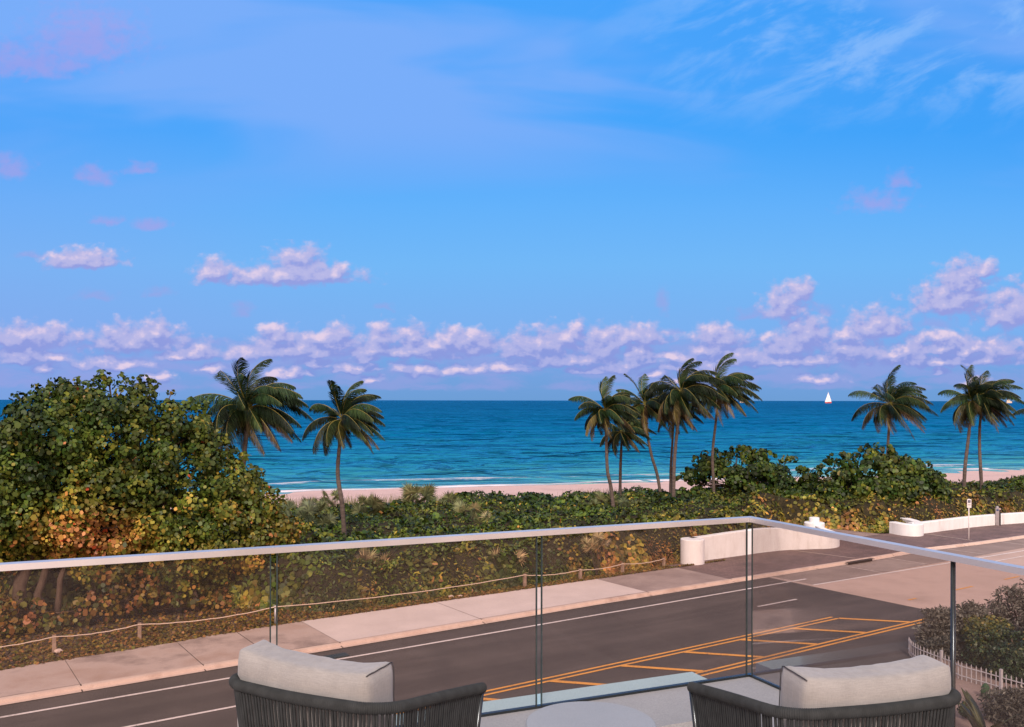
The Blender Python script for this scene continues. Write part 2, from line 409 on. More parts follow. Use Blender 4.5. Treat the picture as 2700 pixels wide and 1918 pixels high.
# sea
def seamat():
    m, nt, b = newmat('sea_water'); out = nt.nodes['Material Output']; nt.nodes.remove(b)
    tc = nt.nodes.new('ShaderNodeTexCoord')
    dist = nt.nodes.new('ShaderNodeVectorMath'); dist.operation = 'DOT_PRODUCT'
    # p + .264 s
    ax = -UY + .264 * UX; ay = UX + .264 * UY
    dist.inputs[1].default_value = (ax, ay, 0); nt.links.new(tc.outputs['Object'], dist.inputs[0])
    d = mth(nt, 'SUBTRACT', dist.outputs['Value'], 123.0)
    ld = mth(nt, 'LOGARITHM', mth(nt, 'MAXIMUM', d, 1.0), 10.0)
    wob = noise(nt, coords(nt, 'Object', (.006, .03, 1)), 1, 4)
    ld2 = mth(nt, 'ADD', ld, mth(nt, 'MULTIPLY_ADD', wob, .9, -.45))
    t = mth(nt, 'MULTIPLY', ld2, .25, clamp=True)
    deep = ramp(nt, t, [(.0, (.20, .44, .42)), (.22, (.065, .32, .37)), (.42, (.014, .205, .35)), (.58, (.001, .130, .29)), (.78, (.0, .075, .19)), (1, (.0, .055, .15))])
    # swell: crests roughly parallel with the shore, several sizes
    def wv(sx, sy, sc, seed):
        mp = nt.nodes.new('ShaderNodeMapping'); mp.inputs['Scale'].default_value = (sx, sy, 1); mp.inputs['Location'].default_value = (seed, seed * 2, 0)
        mp.inputs['Rotation'].default_value = (0, 0, R(-8)); nt.links.new(tc.outputs['Object'], mp.inputs[0])
        return noise(nt, mp.outputs[0], sc, 3, .6, .4)
    h = mth(nt, 'MULTIPLY', wv(.22, .40, 1, 3), 1.3)
    h = mth(nt, 'MULTIPLY_ADD', wv(.07, .13, 1, 9), 4.5, h)
    h = mth(nt, 'MULTIPLY_ADD', wv(.018, .032, 1, 5), 20.0, h)
    h = mth(nt, 'MULTIPLY_ADD', wv(.7, 1.3, 1, 7), .3, h)
    bp = nt.nodes.new('ShaderNodeBump'); bp.inputs['Strength'].default_value = 1; bp.inputs['Distance'].default_value = 1.3
    nt.links.new(h, bp.inputs['Height'])
    df = nt.nodes.new('ShaderNodeBsdfDiffuse'); nt.links.new(deep, df.inputs[0]); nt.links.new(bp.outputs[0], df.inputs['Normal'])
    gl = nt.nodes.new('ShaderNodeBsdfGlossy'); gl.inputs['Roughness'].default_value = .18; gl.inputs[0].default_value = (.12, .62, .85, 1)
    nt.links.new(bp.outputs[0], gl.inputs['Normal'])
    lw = nt.nodes.new('ShaderNodeLayerWeight'); lw.inputs[0].default_value = .5; nt.links.new(bp.outputs[0], lw.inputs['Normal'])
    k = nt.nodes.new('ShaderNodeMapRange'); k.inputs['From Min'].default_value = .5; k.inputs['From Max'].default_value = 1.0
    k.inputs['To Min'].default_value = .0; k.inputs['To Max'].default_value = .72; nt.links.new(lw.outputs['Facing'], k.inputs[0])
    mx = nt.nodes.new('ShaderNodeMixShader'); nt.links.new(k.outputs[0], mx.inputs[0])
    nt.links.new(df.outputs[0], mx.inputs[1]); nt.links.new(gl.outputs[0], mx.inputs[2]); nt.links.new(mx.outputs[0], out.inputs[0]); return m
def sea_mesh():
    nc = 600; d = [88.0]
    while d[-1] < 2600: d.append(d[-1] * 1.0052)
    while d[-1] < 90000: d.append(d[-1] * 1.12)
    D_ = np.array(d); U_ = np.concatenate([-np.geomspace(3.0, .72, 30)[:-1], np.linspace(-.70, .70, nc - 58), np.geomspace(.72, 3.0, 30)[1:]]); nr = len(D_)
    DD, UU = np.meshgrid(D_, U_, indexing='ij'); X = DD * UU; Y = DD
    sp_ = np.maximum(DD * .0052, DD * np.where(np.abs(UU) < .72, 1.4 / nc, .08))                    # local mesh size
    Z = np.zeros_like(X); sh = np.clip((-X * UY + Y * UX + .264 * (X * UX + Y * UY) - 124) / 30, .15, 1)
    for wl, am, an, sd_ in ((1.6, .12, .3, 1), (3.2, .26, -.25, 2), (6.0, .46, .12, 3), (11, .55, -.1, 4), (23, .55, .05, 5), (60, .7, 0, 6), (170, .9, .1, 7)):
        ca, sa = math.cos(an), math.sin(an); xr = (X * ca + Y * sa) / (wl * 1.7); yr = (-X * sa + Y * ca) / wl
        w = 1 - np.abs(2 * vnoise(xr + 50 * sd_, yr + 500, sd_ * 3) - 1) ** 1.0
        Z += am * (w - .5) * np.clip((wl / sp_ - 1.6) / 2.0, 0, 1)
    Z = -2 + Z * sh
    me = bpy.data.meshes.new('sea'); n = nr * nc
    me.vertices.add(n); me.vertices.foreach_set('co', np.stack([X, Y, Z], -1).reshape(-1))
    a = (np.arange(nr - 1)[:, None] * nc + np.arange(nc - 1)[None]).reshape(-1); q = np.stack([a, a + 1, a + nc + 1, a + nc], 1).astype(np.int32)
    me.loops.add(q.size); me.loops.foreach_set('vertex_index', q.reshape(-1)); me.polygons.add(len(q)); me.polygons.foreach_set('loop_start', np.arange(0, q.size, 4, dtype=np.int32)); me.update(calc_edges=True)
    return me
o = link('sea', sea_mesh(), seamat(), None, True); tag(o, kind='structure')

# foam along the waterline: a strip with ragged cover
def foammat():
    m, nt, b = newmat('foam'); v = coords(nt, 'Object', (.35, 1.3, 1)); n1 = noise(nt, v, 1.0, 6, .7, .5); n2 = noise(nt, coords(nt, 'Object', (.035, .035, 1)), 1, 3)
    uv = nt.nodes.new('ShaderNodeAttribute'); uv.attribute_name = 'across'
    a = mth(nt, 'MULTIPLY_ADD', n1, 1.6, -.75); a = mth(nt, 'ADD', a, uv.outputs['Fac'])
    a = mth(nt, 'ADD', a, mth(nt, 'MULTIPLY_ADD', n2, 2.2, -1.45)); a = mth(nt, 'MULTIPLY', a, 1.5, clamp=True)
    b.inputs['Base Color'].default_value = (.78, .74, .76, 1); b.inputs['Roughness'].default_value = .9
    nt.links.new(a, b.inputs['Alpha']); return m
FM = foammat()
def foam(offs, w, seed, lift=.05, hump=.0, amp=1.0):
    mb = MB(); K = 6; ac = []; S_ = [s * 1.0 for s in range(0, 260)]
    vs = []
    for s in S_:
        c = shore(s) + offs + 1.2 * math.sin(s * .09 + seed) + .7 * math.sin(s * .31 + seed * 2)
        for k in range(K + 1):
            t = k / K * 2 - 1; vs.append(sp(s, c + t * w, -2 + lift + hump * max(0, 1 - t * t))); ac.append(amp * (1 - t * t) - .15)
    fs = [(i * (K + 1) + k, (i + 1) * (K + 1) + k, (i + 1) * (K + 1) + k + 1, i * (K + 1) + k + 1) for i in range(len(S_) - 1) for k in range(K)]
    mb.add(vs, fs); o = mb.build('surf_foam', FM); a = o.data.attributes.new('across', 'FLOAT', 'POINT'); a.data.foreach_set('value', ac)
    return o
f1 = foam(.3, 2.2, 0); tag(f1, 'white foam edge washing along the pink sand waterline', 'sea foam', kind='stuff')
f2 = foam(9, 2.6, 2.2, .06, .35, .75); tag(f2, 'low breaking wave foam just off the waterline', 'breaking wave', kind='stuff')

# roads
g = MB(); poly_sheet(g, [sp(-120, 14), sp(40.6, 14), sp(40.6, 34.0), sp(-120, 34.0)], .0)
o = g.build('road', M['asphalt']); tag(o, kind='structure')
g = MB(); poly_sheet(g, [sp(40.6, 14), sp(190, 14), sp(190, 35.5), sp(40.6, 35.5)], .002)
o = g.build('pale_road', M['pale_road']); tag(o, kind='structure')
g = MB(); poly_sheet(g, [sp(41.0, 31.15), sp(190, 30.2), sp(190, 35.2), sp(41.0, 34.0)], .008)
o = g.build('parking_lane', M['parking']); tag(o, kind='structure')

def stripe(mb, a, b, w, z=.012):
    A = sp(*a); B = sp(*b); d = (B - A).normalized(); n = Vector((-d.y, d.x, 0)) * w / 2
    L = (B - A).length; k = max(1, int(L / 2.0)); vs = []
    for i in range(k + 1):
        c = A.lerp(B, i / k); j = random.uniform(-.012, .012)
        vs += [c - n + n * j, c + n + n * j]
    mb.add([(v.x, v.y, z) for v in vs], [(2 * i, 2 * i + 2, 2 * i + 3, 2 * i + 1) for i in range(k)])
g = MB()
stripe(g, (-60, 32.4), (42.0, 32.4), .15)
stripe(g, (-30, 29.3), (11, 29.3), .14); stripe(g, (34.4, 29.35), (37.3, 29.35), .14)
stripe(g, (40.9, 31.1), (62, 30.4), .15, .014); stripe(g, (62, 30.4), (180, 29), .15, .014)
stripe(g, (56, 29.4), (120, 28.6), .12, .014)
o = g.build('white_road_lines', M['white_paint']); tag(o, kind='structure')
g = MB()
for s0, s1 in ((47.2, 47.2), (52.0, 52.0), (58.4, 58.4), (64.6, 64.6), (70.8, 70.8)): stripe(g, (s0, 31.1), (s1, 33.8), .12, .014)
stripe(g, (40.75, 31.0), (40.75, 33.8), .10, .014)
for k in range(-4, 9):
    s0 = 47.3 + k * .62; a, b = (s0, 33.6), (s0 + 3.7, 31.1)
    t0 = max(0, (47.3 - a[0]) / 3.7); t1 = min(1, (51.9 - a[0]) / 3.7)
    if t1 > t0: stripe(g, (a[0] + 3.7 * t0, 33.6 - 2.5 * t0), (a[0] + 3.7 * t1, 33.6 - 2.5 * t1), .12, .014)
o = g.build('faded_bay_markings', M['faded_paint']); tag(o, kind='structure')
g = MB()
for p0 in (26.02, 25.70): stripe(g, (-60, p0), (35.6, p0), .13)
for p0 in (23.42, 23.12): stripe(g, (-60, p0), (40.5, p0), .13)
for k in range(-12, 6):
    s0 = 19.15 + 3.3 * k; stripe(g, (s0, 25.68), (s0 + 2.05, 23.44), .24, .016)
for s0, s1 in ((41.8, 42.5), (46.1, 47.8), (51.1, 52.7), (56.0, 57.6), (61, 62.6)): stripe(g, (s0, 26.1), (s1, 26.1), .12, .014)
o = g.build('yellow_road_markings', M['yellow_paint']); tag(o, kind='structure')

# sidewalk slabs + kerb + pavers
def inner(s): return float(np.interp(s, [-60, 0, 8, 15, 40], [36.8, 37.3, 37.9, 38.4, 38.5]))
KE = 34.2
def kerbp(s): return float(np.interp(s, [-100, 0, 14, 28, 40, 52, 56, 62, 75, 95, 190], [33.5, 33.6, 33.75, 33.95, 33.85, 33.75, 33.9, 33.3, 32.7, 32.0, 30.5]))
g = MB(); jo = [-31, -25, -19, -13, -7.4, -1.0, 5.15, 9.3, 11.8, 14.75, 21.6, 31.75, 37.9]
rr_ = random.Random(5)
for i in range(len(jo) - 1):
    a, b = jo[i] + .012, jo[i + 1] - .012
    g.mi = 0 if b < 14.8 else (1 if b < 31.8 else 2)
    n = 10; top = []; z1 = .15 + rr_.uniform(-.006, .006)
    vs = []
    for k in range(n + 1):
        s = a + (b - a) * k / n; j = (vnoise(s * 1.7, 0, 5) - .5) * .22
        vs += [sp(s, kerbp(s) + .47, z1), sp(s, inner(s) + float(j), z1), sp(s, inner(s) + float(j), -.04)]
    fs = []
    for k in range(n):
        fs += [(3 * k, 3 * k + 3, 3 * k + 4, 3 * k + 1), (3 * k + 1, 3 * k + 4, 3 * k + 5, 3 * k + 2)]
    g.add(vs, fs)
o = g.build('sidewalk', [M['slab_dirty'], M['slab_light'], M['slab_grey']]); tag(o, kind='structure')
g = MB(); poly_sheet(g, [sp(-40, 34.1), sp(37.9, 34.2), sp(37.9, 38.3), sp(-40, 36.5)], .12)
o = g.build('sidewalk_bed', M['joint']); tag(o, kind='structure')
g = MB(); vs = []; S_ = [37.92 + i * 1.0 for i in range(0, 120)]
for s in S_:
    pe = float(np.interp(s, [37.9, 50, 53, 57, 60, 75, 160], [39.2, 39.2, 43.5, 43.5, 39.6, 37.6, 36]))
    vs += [sp(s, kerbp(s) + .47, .14), sp(s, (kerbp(s) + pe) / 2, .145), sp(s, pe, .14)]
g.add(vs, [(3 * i + j, 3 * i + 3 + j, 3 * i + 4 + j, 3 * i + 1 + j) for i in range(len(S_) - 1) for j in range(2)])
o = g.build('paver_walk', M['paver']); tag(o, kind='structure')
g = MB(); vs = []; S_ = [-40 + i * .5 for i in range(0, 400)]
for s in S_:
    k = kerbp(s); dip = float(np.interp(s, [52.5, 54, 56, 58, 60], [1, .35, .3, .4, 1])); cr = 0 if (s % 3.05) > .04 else -.012
    w = (vnoise(s * .8, 3, 8) - .5) * .04
    for dp, z in ((0, .016), (.19 + w, .03), (.25 + w, .125 * dip + .01), (.34, .150 * dip + .004), (.450, .152 * max(dip, .96))):
        vs.append(sp(s, k + dp, z + cr))
g.add(vs, [(5 * i + j, 5 * i + 5 + j, 5 * i + 6 + j, 5 * i + 1 + j) for i in range(len(S_) - 1) for j in range(4)])
o = g.build('kerb', M['kerb']); tag(o, kind='structure')
g = MB()
for s in jo[1:] + [45.0, 52.8, 60.5, 66, 72]:
    k = kerbp(s); v = [sp(s - .022, k - .002, .021), sp(s + .022, k - .002, .021), sp(s + .022, k + .2, .040), sp(s - .022, k + .2, .040), sp(s + .022, k + .3, .160), sp(s - .022, k + .3, .160), sp(s + .022, k + .47, .160), sp(s - .022, k + .47, .160)]
    g.add(v, [(0, 1, 2, 3), (3, 2, 4, 5), (5, 4, 6, 7)])
o = g.build('kerb_joints', M['joint']); tag(o, kind='structure')
g = MB()
for i in range(-20, 60): stripe(g, (i * 2.0, kerbp(i * 2.0) - .015), (i * 2.0 + 2.0, kerbp(i * 2.0 + 2.0) - .015), .035, .0185)
o = g.build('gutter_seam', M['joint']); tag(o, kind='structure')
g = MB(); stripe(g, (48.6, 38.8), (49.4, 34.4), .12, .152); stripe(g, (62.9, 38.3), (62.6, 34.2), .12, .152)
o = g.build('pale_paving_bands', M['faded_paint']); tag(o, kind='structure')
g = MB(); poly_sheet(g, [sp(50.5, 39.6), sp(60, 39.6), sp(58, 50), sp(51.5, 50)], .148)
o = g.build('sand_path', M['sandy_soil']); tag(o, kind='structure')
# tree-side strip: fallen leaves
rs = np.random.RandomState(11); n = 26000
s = rs.uniform(-5, 42, n); dp = np.abs(rs.normal(0, .8, n)); dp = np.where(s < 16, np.abs(rs.normal(0, 4.0, n)), dp); p = np.array([inner(q) for q in s]) + dp - .12
P = np.stack([s * UX - p * UY, s * UY + p * UX, np.where(dp < .12, .165, .02) + rs.uniform(0, .05, n)], 1)
N = rs.normal(size=(n, 3)) * .5 + np.array([0, 0, 1])
o = leaf_mesh('leaf_litter', P, N, rs.uniform(.03, .085, n), np.clip(rs.normal(.72, .10, n), .45, .92), rs.uniform(.0, .5, n), GRAPE, rs=rs)
tag(o, 'fallen brown leaves scattered on dirt beside the sidewalk', 'leaf litter', kind='stuff')
# kerb inlet
b_ = sp(48.9, 33.72, .0); mb = MB(); mb.box((0, 0, .085), (2.3, .10, .13), R(34.2)); mb.box((0, 0, .158), (2.6, .30, .014), R(34.2)); o = mb.build('kerb_inlet', M['joint']); o.location = (b_.x, b_.y, 0)
tag(o, 'dark storm water slot under the kerb, right of the tall white wall glass corner', 'drain')
# rocks
def rock(x, y, r, lab):
    c = gp(x, y, 0); bm = bmesh.new(); bmesh.ops.create_icosphere(bm, subdivisions=2, radius=r)
    rr = random.Random(int(x)); 
    for v in bm.verts: v.co *= rr.uniform(.75, 1.15); v.co.z *= .6
    me = bpy.data.meshes.new('rock'); bm.to_mesh(me); bm.free(); o = link('rock', me, M['kerb'], smooth=False); o.location = (c.x, c.y, r * .3)
    tag(o, lab, 'rock', 'small pale rocks by the sidewalk')
rock(1191, 1577, .16, 'left of two small pale rocks at the hedge foot'); rock(1214, 1576, .15, 'right of two small pale rocks at the hedge foot')
rock(156, 1723, .17, 'small pale rock beside the wooden rope post at far left')

# ------------------------------------------------------------------ thicket
rs = np.random.RandomState(21)
def frontveg(s): return np.interp(s, [-20, 0, 11, 16.5, 37, 39, 50, 51.5, 53, 58, 60, 63, 72, 90, 120], [47.5, 47.5, 46.0, 39.6, 39.6, 39.9, 40.0, 41.5, 46.5, 46.5, 41.5, 39.5, 39.0, 38.4, 37])
def hH(s, p):
    fr = frontveg(s); t = np.clip((p - fr) / 1.5, 0, 1) ** .5
    far = np.interp(s, [-60, 0, 26.7, 45.4, 99.4, 140], [92, 80, 73, 67, 49, 38]); e = np.clip((far - p) / 2.5, 0, 1) ** .5
    H = .95 + 1.0 * vnoise(s * .35, p * .35, 1) + .75 * vnoise(s * .9, p * .9, 2) + .45 * vnoise(s * 2.1, p * 2.1, 3)
    H = H * np.interp(s, [0, 20, 36, 45, 60, 100], [.95, .95, 1.0, 1.12, 1.0, .9]) * np.interp(p - fr, [0, 8, 20, 34], [1.05, 1.0, .82, .66])
    return H * t * (e * .8 + .2) * (e > 0)
n = 230000
s = rs.uniform(-14, 112, n); u = rs.uniform(0, 1, n); fr = frontveg(s); far = np.interp(s, [-60, 0, 26.7, 45.4, 99.4, 140], [92, 80, 73, 67, 49, 38])
wid = far - fr; keep = rs.uniform(0, 1, n) < wid / 42
u = np.where(rs.uniform(0, 1, n) < .26, u * u * .07, u); p = fr + u * wid
# skip what the big tree hides entirely
s, p, fr = s[keep], p[keep], fr[keep]; H = hH(s, p); n = len(s)
dz = rs.exponential(.20, n); frontish = (p - fr) < 1.6
z = H - dz; z = np.where(frontish, H * rs.uniform(.12, 1.04, n), z); z = np.maximum(z, .05)
# normals from the height field
e_ = .25; hs = (hH(s + e_, p) - hH(s - e_, p)) / (2 * e_); hp = (hH(s, p + e_) - hH(s, p - e_)) / (2 * e_)
Nx = -hs * UX + hp * UY; Ny = -hs * UY - hp * UX
N = np.stack([Nx, Ny, np.ones(n)], 1) + rs.normal(size=(n, 3)) * .75
P = np.stack([s * UX - p * UY, s * UY + p * UX, z], 1)
patch = vnoise(s * .25, p * .5, 9); patch2 = vnoise(s * .8, p * .8, 10)
hue = .20 + .24 * patch + .13 * (patch2 - .5) + rs.normal(0, .07, n)
low = np.clip(1 - (p - fr) / 7.0, 0, 1)
hue += low * .10 + low * (patch2 > .66) * .12 + np.where(frontish, .07 * rs.uniform(0, 1, n), 0) + .03  # warm light along the low front put into leaf hue, besides dry leaves
hue += np.where((s > 33), np.clip(1 - (p - fr) / 6, 0, 1) * .13, 0)
hue += (rs.uniform(0, 1, n) < .02) * .3
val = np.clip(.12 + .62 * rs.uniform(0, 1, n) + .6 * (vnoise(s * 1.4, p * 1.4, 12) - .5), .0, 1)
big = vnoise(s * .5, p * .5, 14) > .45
val = np.clip(val + .10 * (1 - low) - .10 * frontish, 0, 1)  # highlight on top and dimmer front face painted into leaf brightness
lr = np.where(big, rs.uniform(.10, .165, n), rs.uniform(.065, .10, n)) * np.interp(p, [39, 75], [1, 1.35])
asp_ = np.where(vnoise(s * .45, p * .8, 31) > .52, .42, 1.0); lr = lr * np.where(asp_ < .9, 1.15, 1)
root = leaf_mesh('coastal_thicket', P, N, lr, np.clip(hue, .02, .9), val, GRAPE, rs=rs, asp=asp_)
tag(root, 'low sea grape thicket filling the dune between sidewalk and beach', 'thicket', kind='stuff')
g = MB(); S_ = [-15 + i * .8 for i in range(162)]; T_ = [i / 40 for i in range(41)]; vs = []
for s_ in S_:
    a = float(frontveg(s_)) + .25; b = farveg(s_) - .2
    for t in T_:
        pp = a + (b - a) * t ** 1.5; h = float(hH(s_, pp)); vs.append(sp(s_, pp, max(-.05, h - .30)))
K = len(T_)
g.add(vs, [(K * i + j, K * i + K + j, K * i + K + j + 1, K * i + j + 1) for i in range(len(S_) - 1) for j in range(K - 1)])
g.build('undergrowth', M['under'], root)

# sea oats on the dune edge
rs = np.random.RandomState(5); vs = []; fs = []; hu = []
me_v = MB(); cnt = 2600
for i in range(cnt):
    s_ = rs.uniform(18, 100); p_ = farveg(s_) - 1.0 + rs.normal(0, 1.1); c = sp(s_, p_, 0); 
    if vnoise(s_ * .2, 1, 77) < .42: continue
    for k in range(5):
        h = rs.uniform(.7, 1.7); a = rs.uniform(0, 6.28); dx, dy = math.cos(a) * .28 * h + .15, math.sin(a) * .28 * h
        me_v.add([(c.x - .012, c.y, .2), (c.x + .012, c.y, .2), (c.x + dx + .005, c.y + dy, .2 + h), (c.x + dx - .005, c.y + dy, .2 + h)], [(0, 1, 2, 3)])
o = me_v.build('dune_grass', surf('dune_grass', (.10, .10, .045), (.22, .19, .09), .5, .9)); tag(o, 'thin dune grass fringe where thicket meets the sand', 'grass', kind='stuff')

# ------------------------------------------------------------------ sea grape trees
def hue_big(rs, P, B, blobs):
    bc = np.array([b[0] for b in blobs]); bh = rs.normal(0, .05, len(blobs)); bv = rs.uniform(-.08, .1, len(blobs))
    n = len(P); x = (P[:, 0] / P[:, 1]) * F + CX; y = HY + (CZ - P[:, 2]) / P[:, 1] * F
    hue = .36 + bh[B] + rs.normal(0, .07, n)
    hue += .42 * np.exp(-(((x - 235) / 165) ** 2 + ((y - 1405) / 80) ** 2) ** 1.5) * (rs.uniform(0, 1, n) > .15)
    hue += .16 * np.clip((y - 1330) / 160, 0, 1)
    hue += .13 * np.clip((x - 560) / 150, 0, 1) * np.clip((y - 1200) / 120, 0, 1)
    hue -= .12 * np.clip((1290 - y) / 60, 0, 1) * np.clip((190 - x) / 100, 0, 1)
    hue += (rs.uniform(0, 1, n) < .05) * .22 + (rs.uniform(0, 1, n) < .0015) * .7
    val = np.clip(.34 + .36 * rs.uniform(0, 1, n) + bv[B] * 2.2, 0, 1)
    return np.where(hue > 1.02, 1, np.minimum(hue, .92)), val
big_poly = [(-30, 1700), (-60, 1200), (20, 1110), (43, 1069), (98, 1026), (118, 1012), (169, 1008), (224, 998), (268, 1010), (315, 990), (374, 1000), (413, 1030), (461, 1048), (520, 1068), (559, 1100), (590, 1155),
            (632, 1208), (681, 1238), (709, 1268), (736, 1300), (766, 1345), (800, 1395), (800, 1440), (740, 1500), (640, 1560), (520, 1580), (420, 1545), (330, 1530), (270, 1600), (210, 1500), (120, 1490), (60, 1500)]
D = 42.5
tr = [([gp(52, 1660), at(58, 1540, 39.2), at(100, 1380, 39.5)], .34, .2), ([gp(100, 1655), at(106, 1540, 39.6), at(150, 1380, 40)], .2, .12), ([gp(145, 1650), at(160, 1530, 40), at(230, 1300, 41)], .15, .10),
      ([gp(232, 1640), at(245, 1560, 40.6), at(330, 1300, 42)], .20, .11), ([gp(285, 1635), at(330, 1500, 41.5), at(420, 1280, 42.5)], .14, .09), ([gp(520, 1612), at(500, 1480, 43), at(540, 1320, 43.5)], .14, .09)]
poly_tree('sea_grape_tree', 'tallest sea grape tree, broad olive crown with an orange dried patch, behind the left glass', 'tree', big_poly, D, 2.9, 600, 41, hue_big, .094, 290, GRAPE, tr, blob_r=(.38, .9), skew=.5)
und_poly = [(-40, 1745), (-40, 1600), (40, 1560), (120, 1580), (200, 1590), (260, 1500), (330, 1480), (430, 1500), (520, 1540), (640, 1560), (720, 1540), (700, 1600), (600, 1620), (420, 1610), (330, 1640), (200, 1690), (60, 1735)]
def hue_u(rs, P, B, blobs):
    bh = rs.normal(0, .10, len(blobs)); n = len(P); return np.minimum(.66 + bh[B] + rs.normal(0, .09, n), .93), np.clip(rs.uniform(0, .55, n), 0, 1)
poly_tree('sea_grape_sapling', 'low rusty brown sea grape growth in the shade under the tallest tree', 'shrub', und_poly, 41.3, 1.0, 130, 45, hue_u, .115, 100, GRAPE, [([gp(300, 1640), at(300, 1600, 41)], .06, .04)], blob_r=(.3, .6), skew=.5, round_front=.5)
left_poly = [(-200, 1620), (-200, 1080), (-60, 1090), (10, 1100), (36, 1125), (40, 1200), (20, 1300), (50, 1420), (60, 1560), (30, 1640)]
def hue_l(rs, P, B, blobs):
    bh = rs.normal(0, .06, len(blobs)); n = len(P); return .30 + bh[B] + rs.normal(0, .08, n) + (rs.uniform(0, 1, n) < .12) * .28, np.clip(.2 + .5 * rs.uniform(0, 1, n), 0, 1)
poly_tree('sea_grape_tree', 'sea grape tree cut off by the left edge of the photo, dark green', 'tree', left_poly, 50, 2.6, 90, 42, hue_l, .115, 190, GRAPE, [([gp(-60, 1590), at(-50, 1400, 50)], .25, .15)])
def hue_r(rs, P, B, blobs):
    bh = rs.normal(0, .07, len(blobs)); bv = rs.uniform(-.12, .12, len(blobs)); n = len(P); y = HY + (CZ - P[:, 2]) / P[:, 1] * F
    hue = .28 + bh[B] + rs.normal(0, .07, n) + .16 * np.clip((y - 1300) / 60, 0, 1) + (rs.uniform(0, 1, n) < .04) * .22
    return hue, np.clip(.15 + .6 * rs.uniform(0, 1, n) + bv[B] * 1.5, 0, 1)
r1 = [(1775, 1262), (1829, 1224), (1856, 1194), (1896, 1184), (1944, 1188), (1966, 1166), (1990, 1184), (2027, 1191), (2077, 1206), (2112, 1233), (2150, 1246), (2168, 1300), (2160, 1380), (1800, 1380), (1792, 1300), (1840, 1276)]
poly_tree('sea_grape_tree', 'rounded sea grape shrub right of the palm cluster, behind the nearer white wall', 'tree', r1, 79, 3.6, 170, 43, hue_r, .155, 150, GRAPE,
          [([Vector((20, 79, 0)), Vector((19.5, 79, 2.5))], .2, .12), ([Vector((23, 80, 0)), Vector((24, 80, 2.2))], .2, .1)], blob_r=(.45, 1.0))
r2 = [(2140, 1246), (2164, 1216), (2213, 1200), (2259, 1184), (2298, 1172), (2336, 1180), (2386, 1197), (2424, 1212), (2458, 1234), (2480, 1260), (2500, 1290), (2500, 1372), (2330, 1378), (2250, 1362), (2150, 1374), (2140, 1310)]
poly_tree('sea_grape_tree', 'domed sea grape shrub under the lone palm, above the sandy beach path', 'tree', r2, 75, 3.8, 190, 44, hue_r, .155, 150, GRAPE,
          [([Vector((28, 75, 0)), Vector((28.5, 75, 2.3))], .2, .12), ([Vector((32, 75, 0)), Vector((31, 75, 2.4))], .2, .1), ([Vector((26, 73, 0)), Vector((26.5, 74, 1.8))], .12, .08)], blob_r=(.45, 1.0))

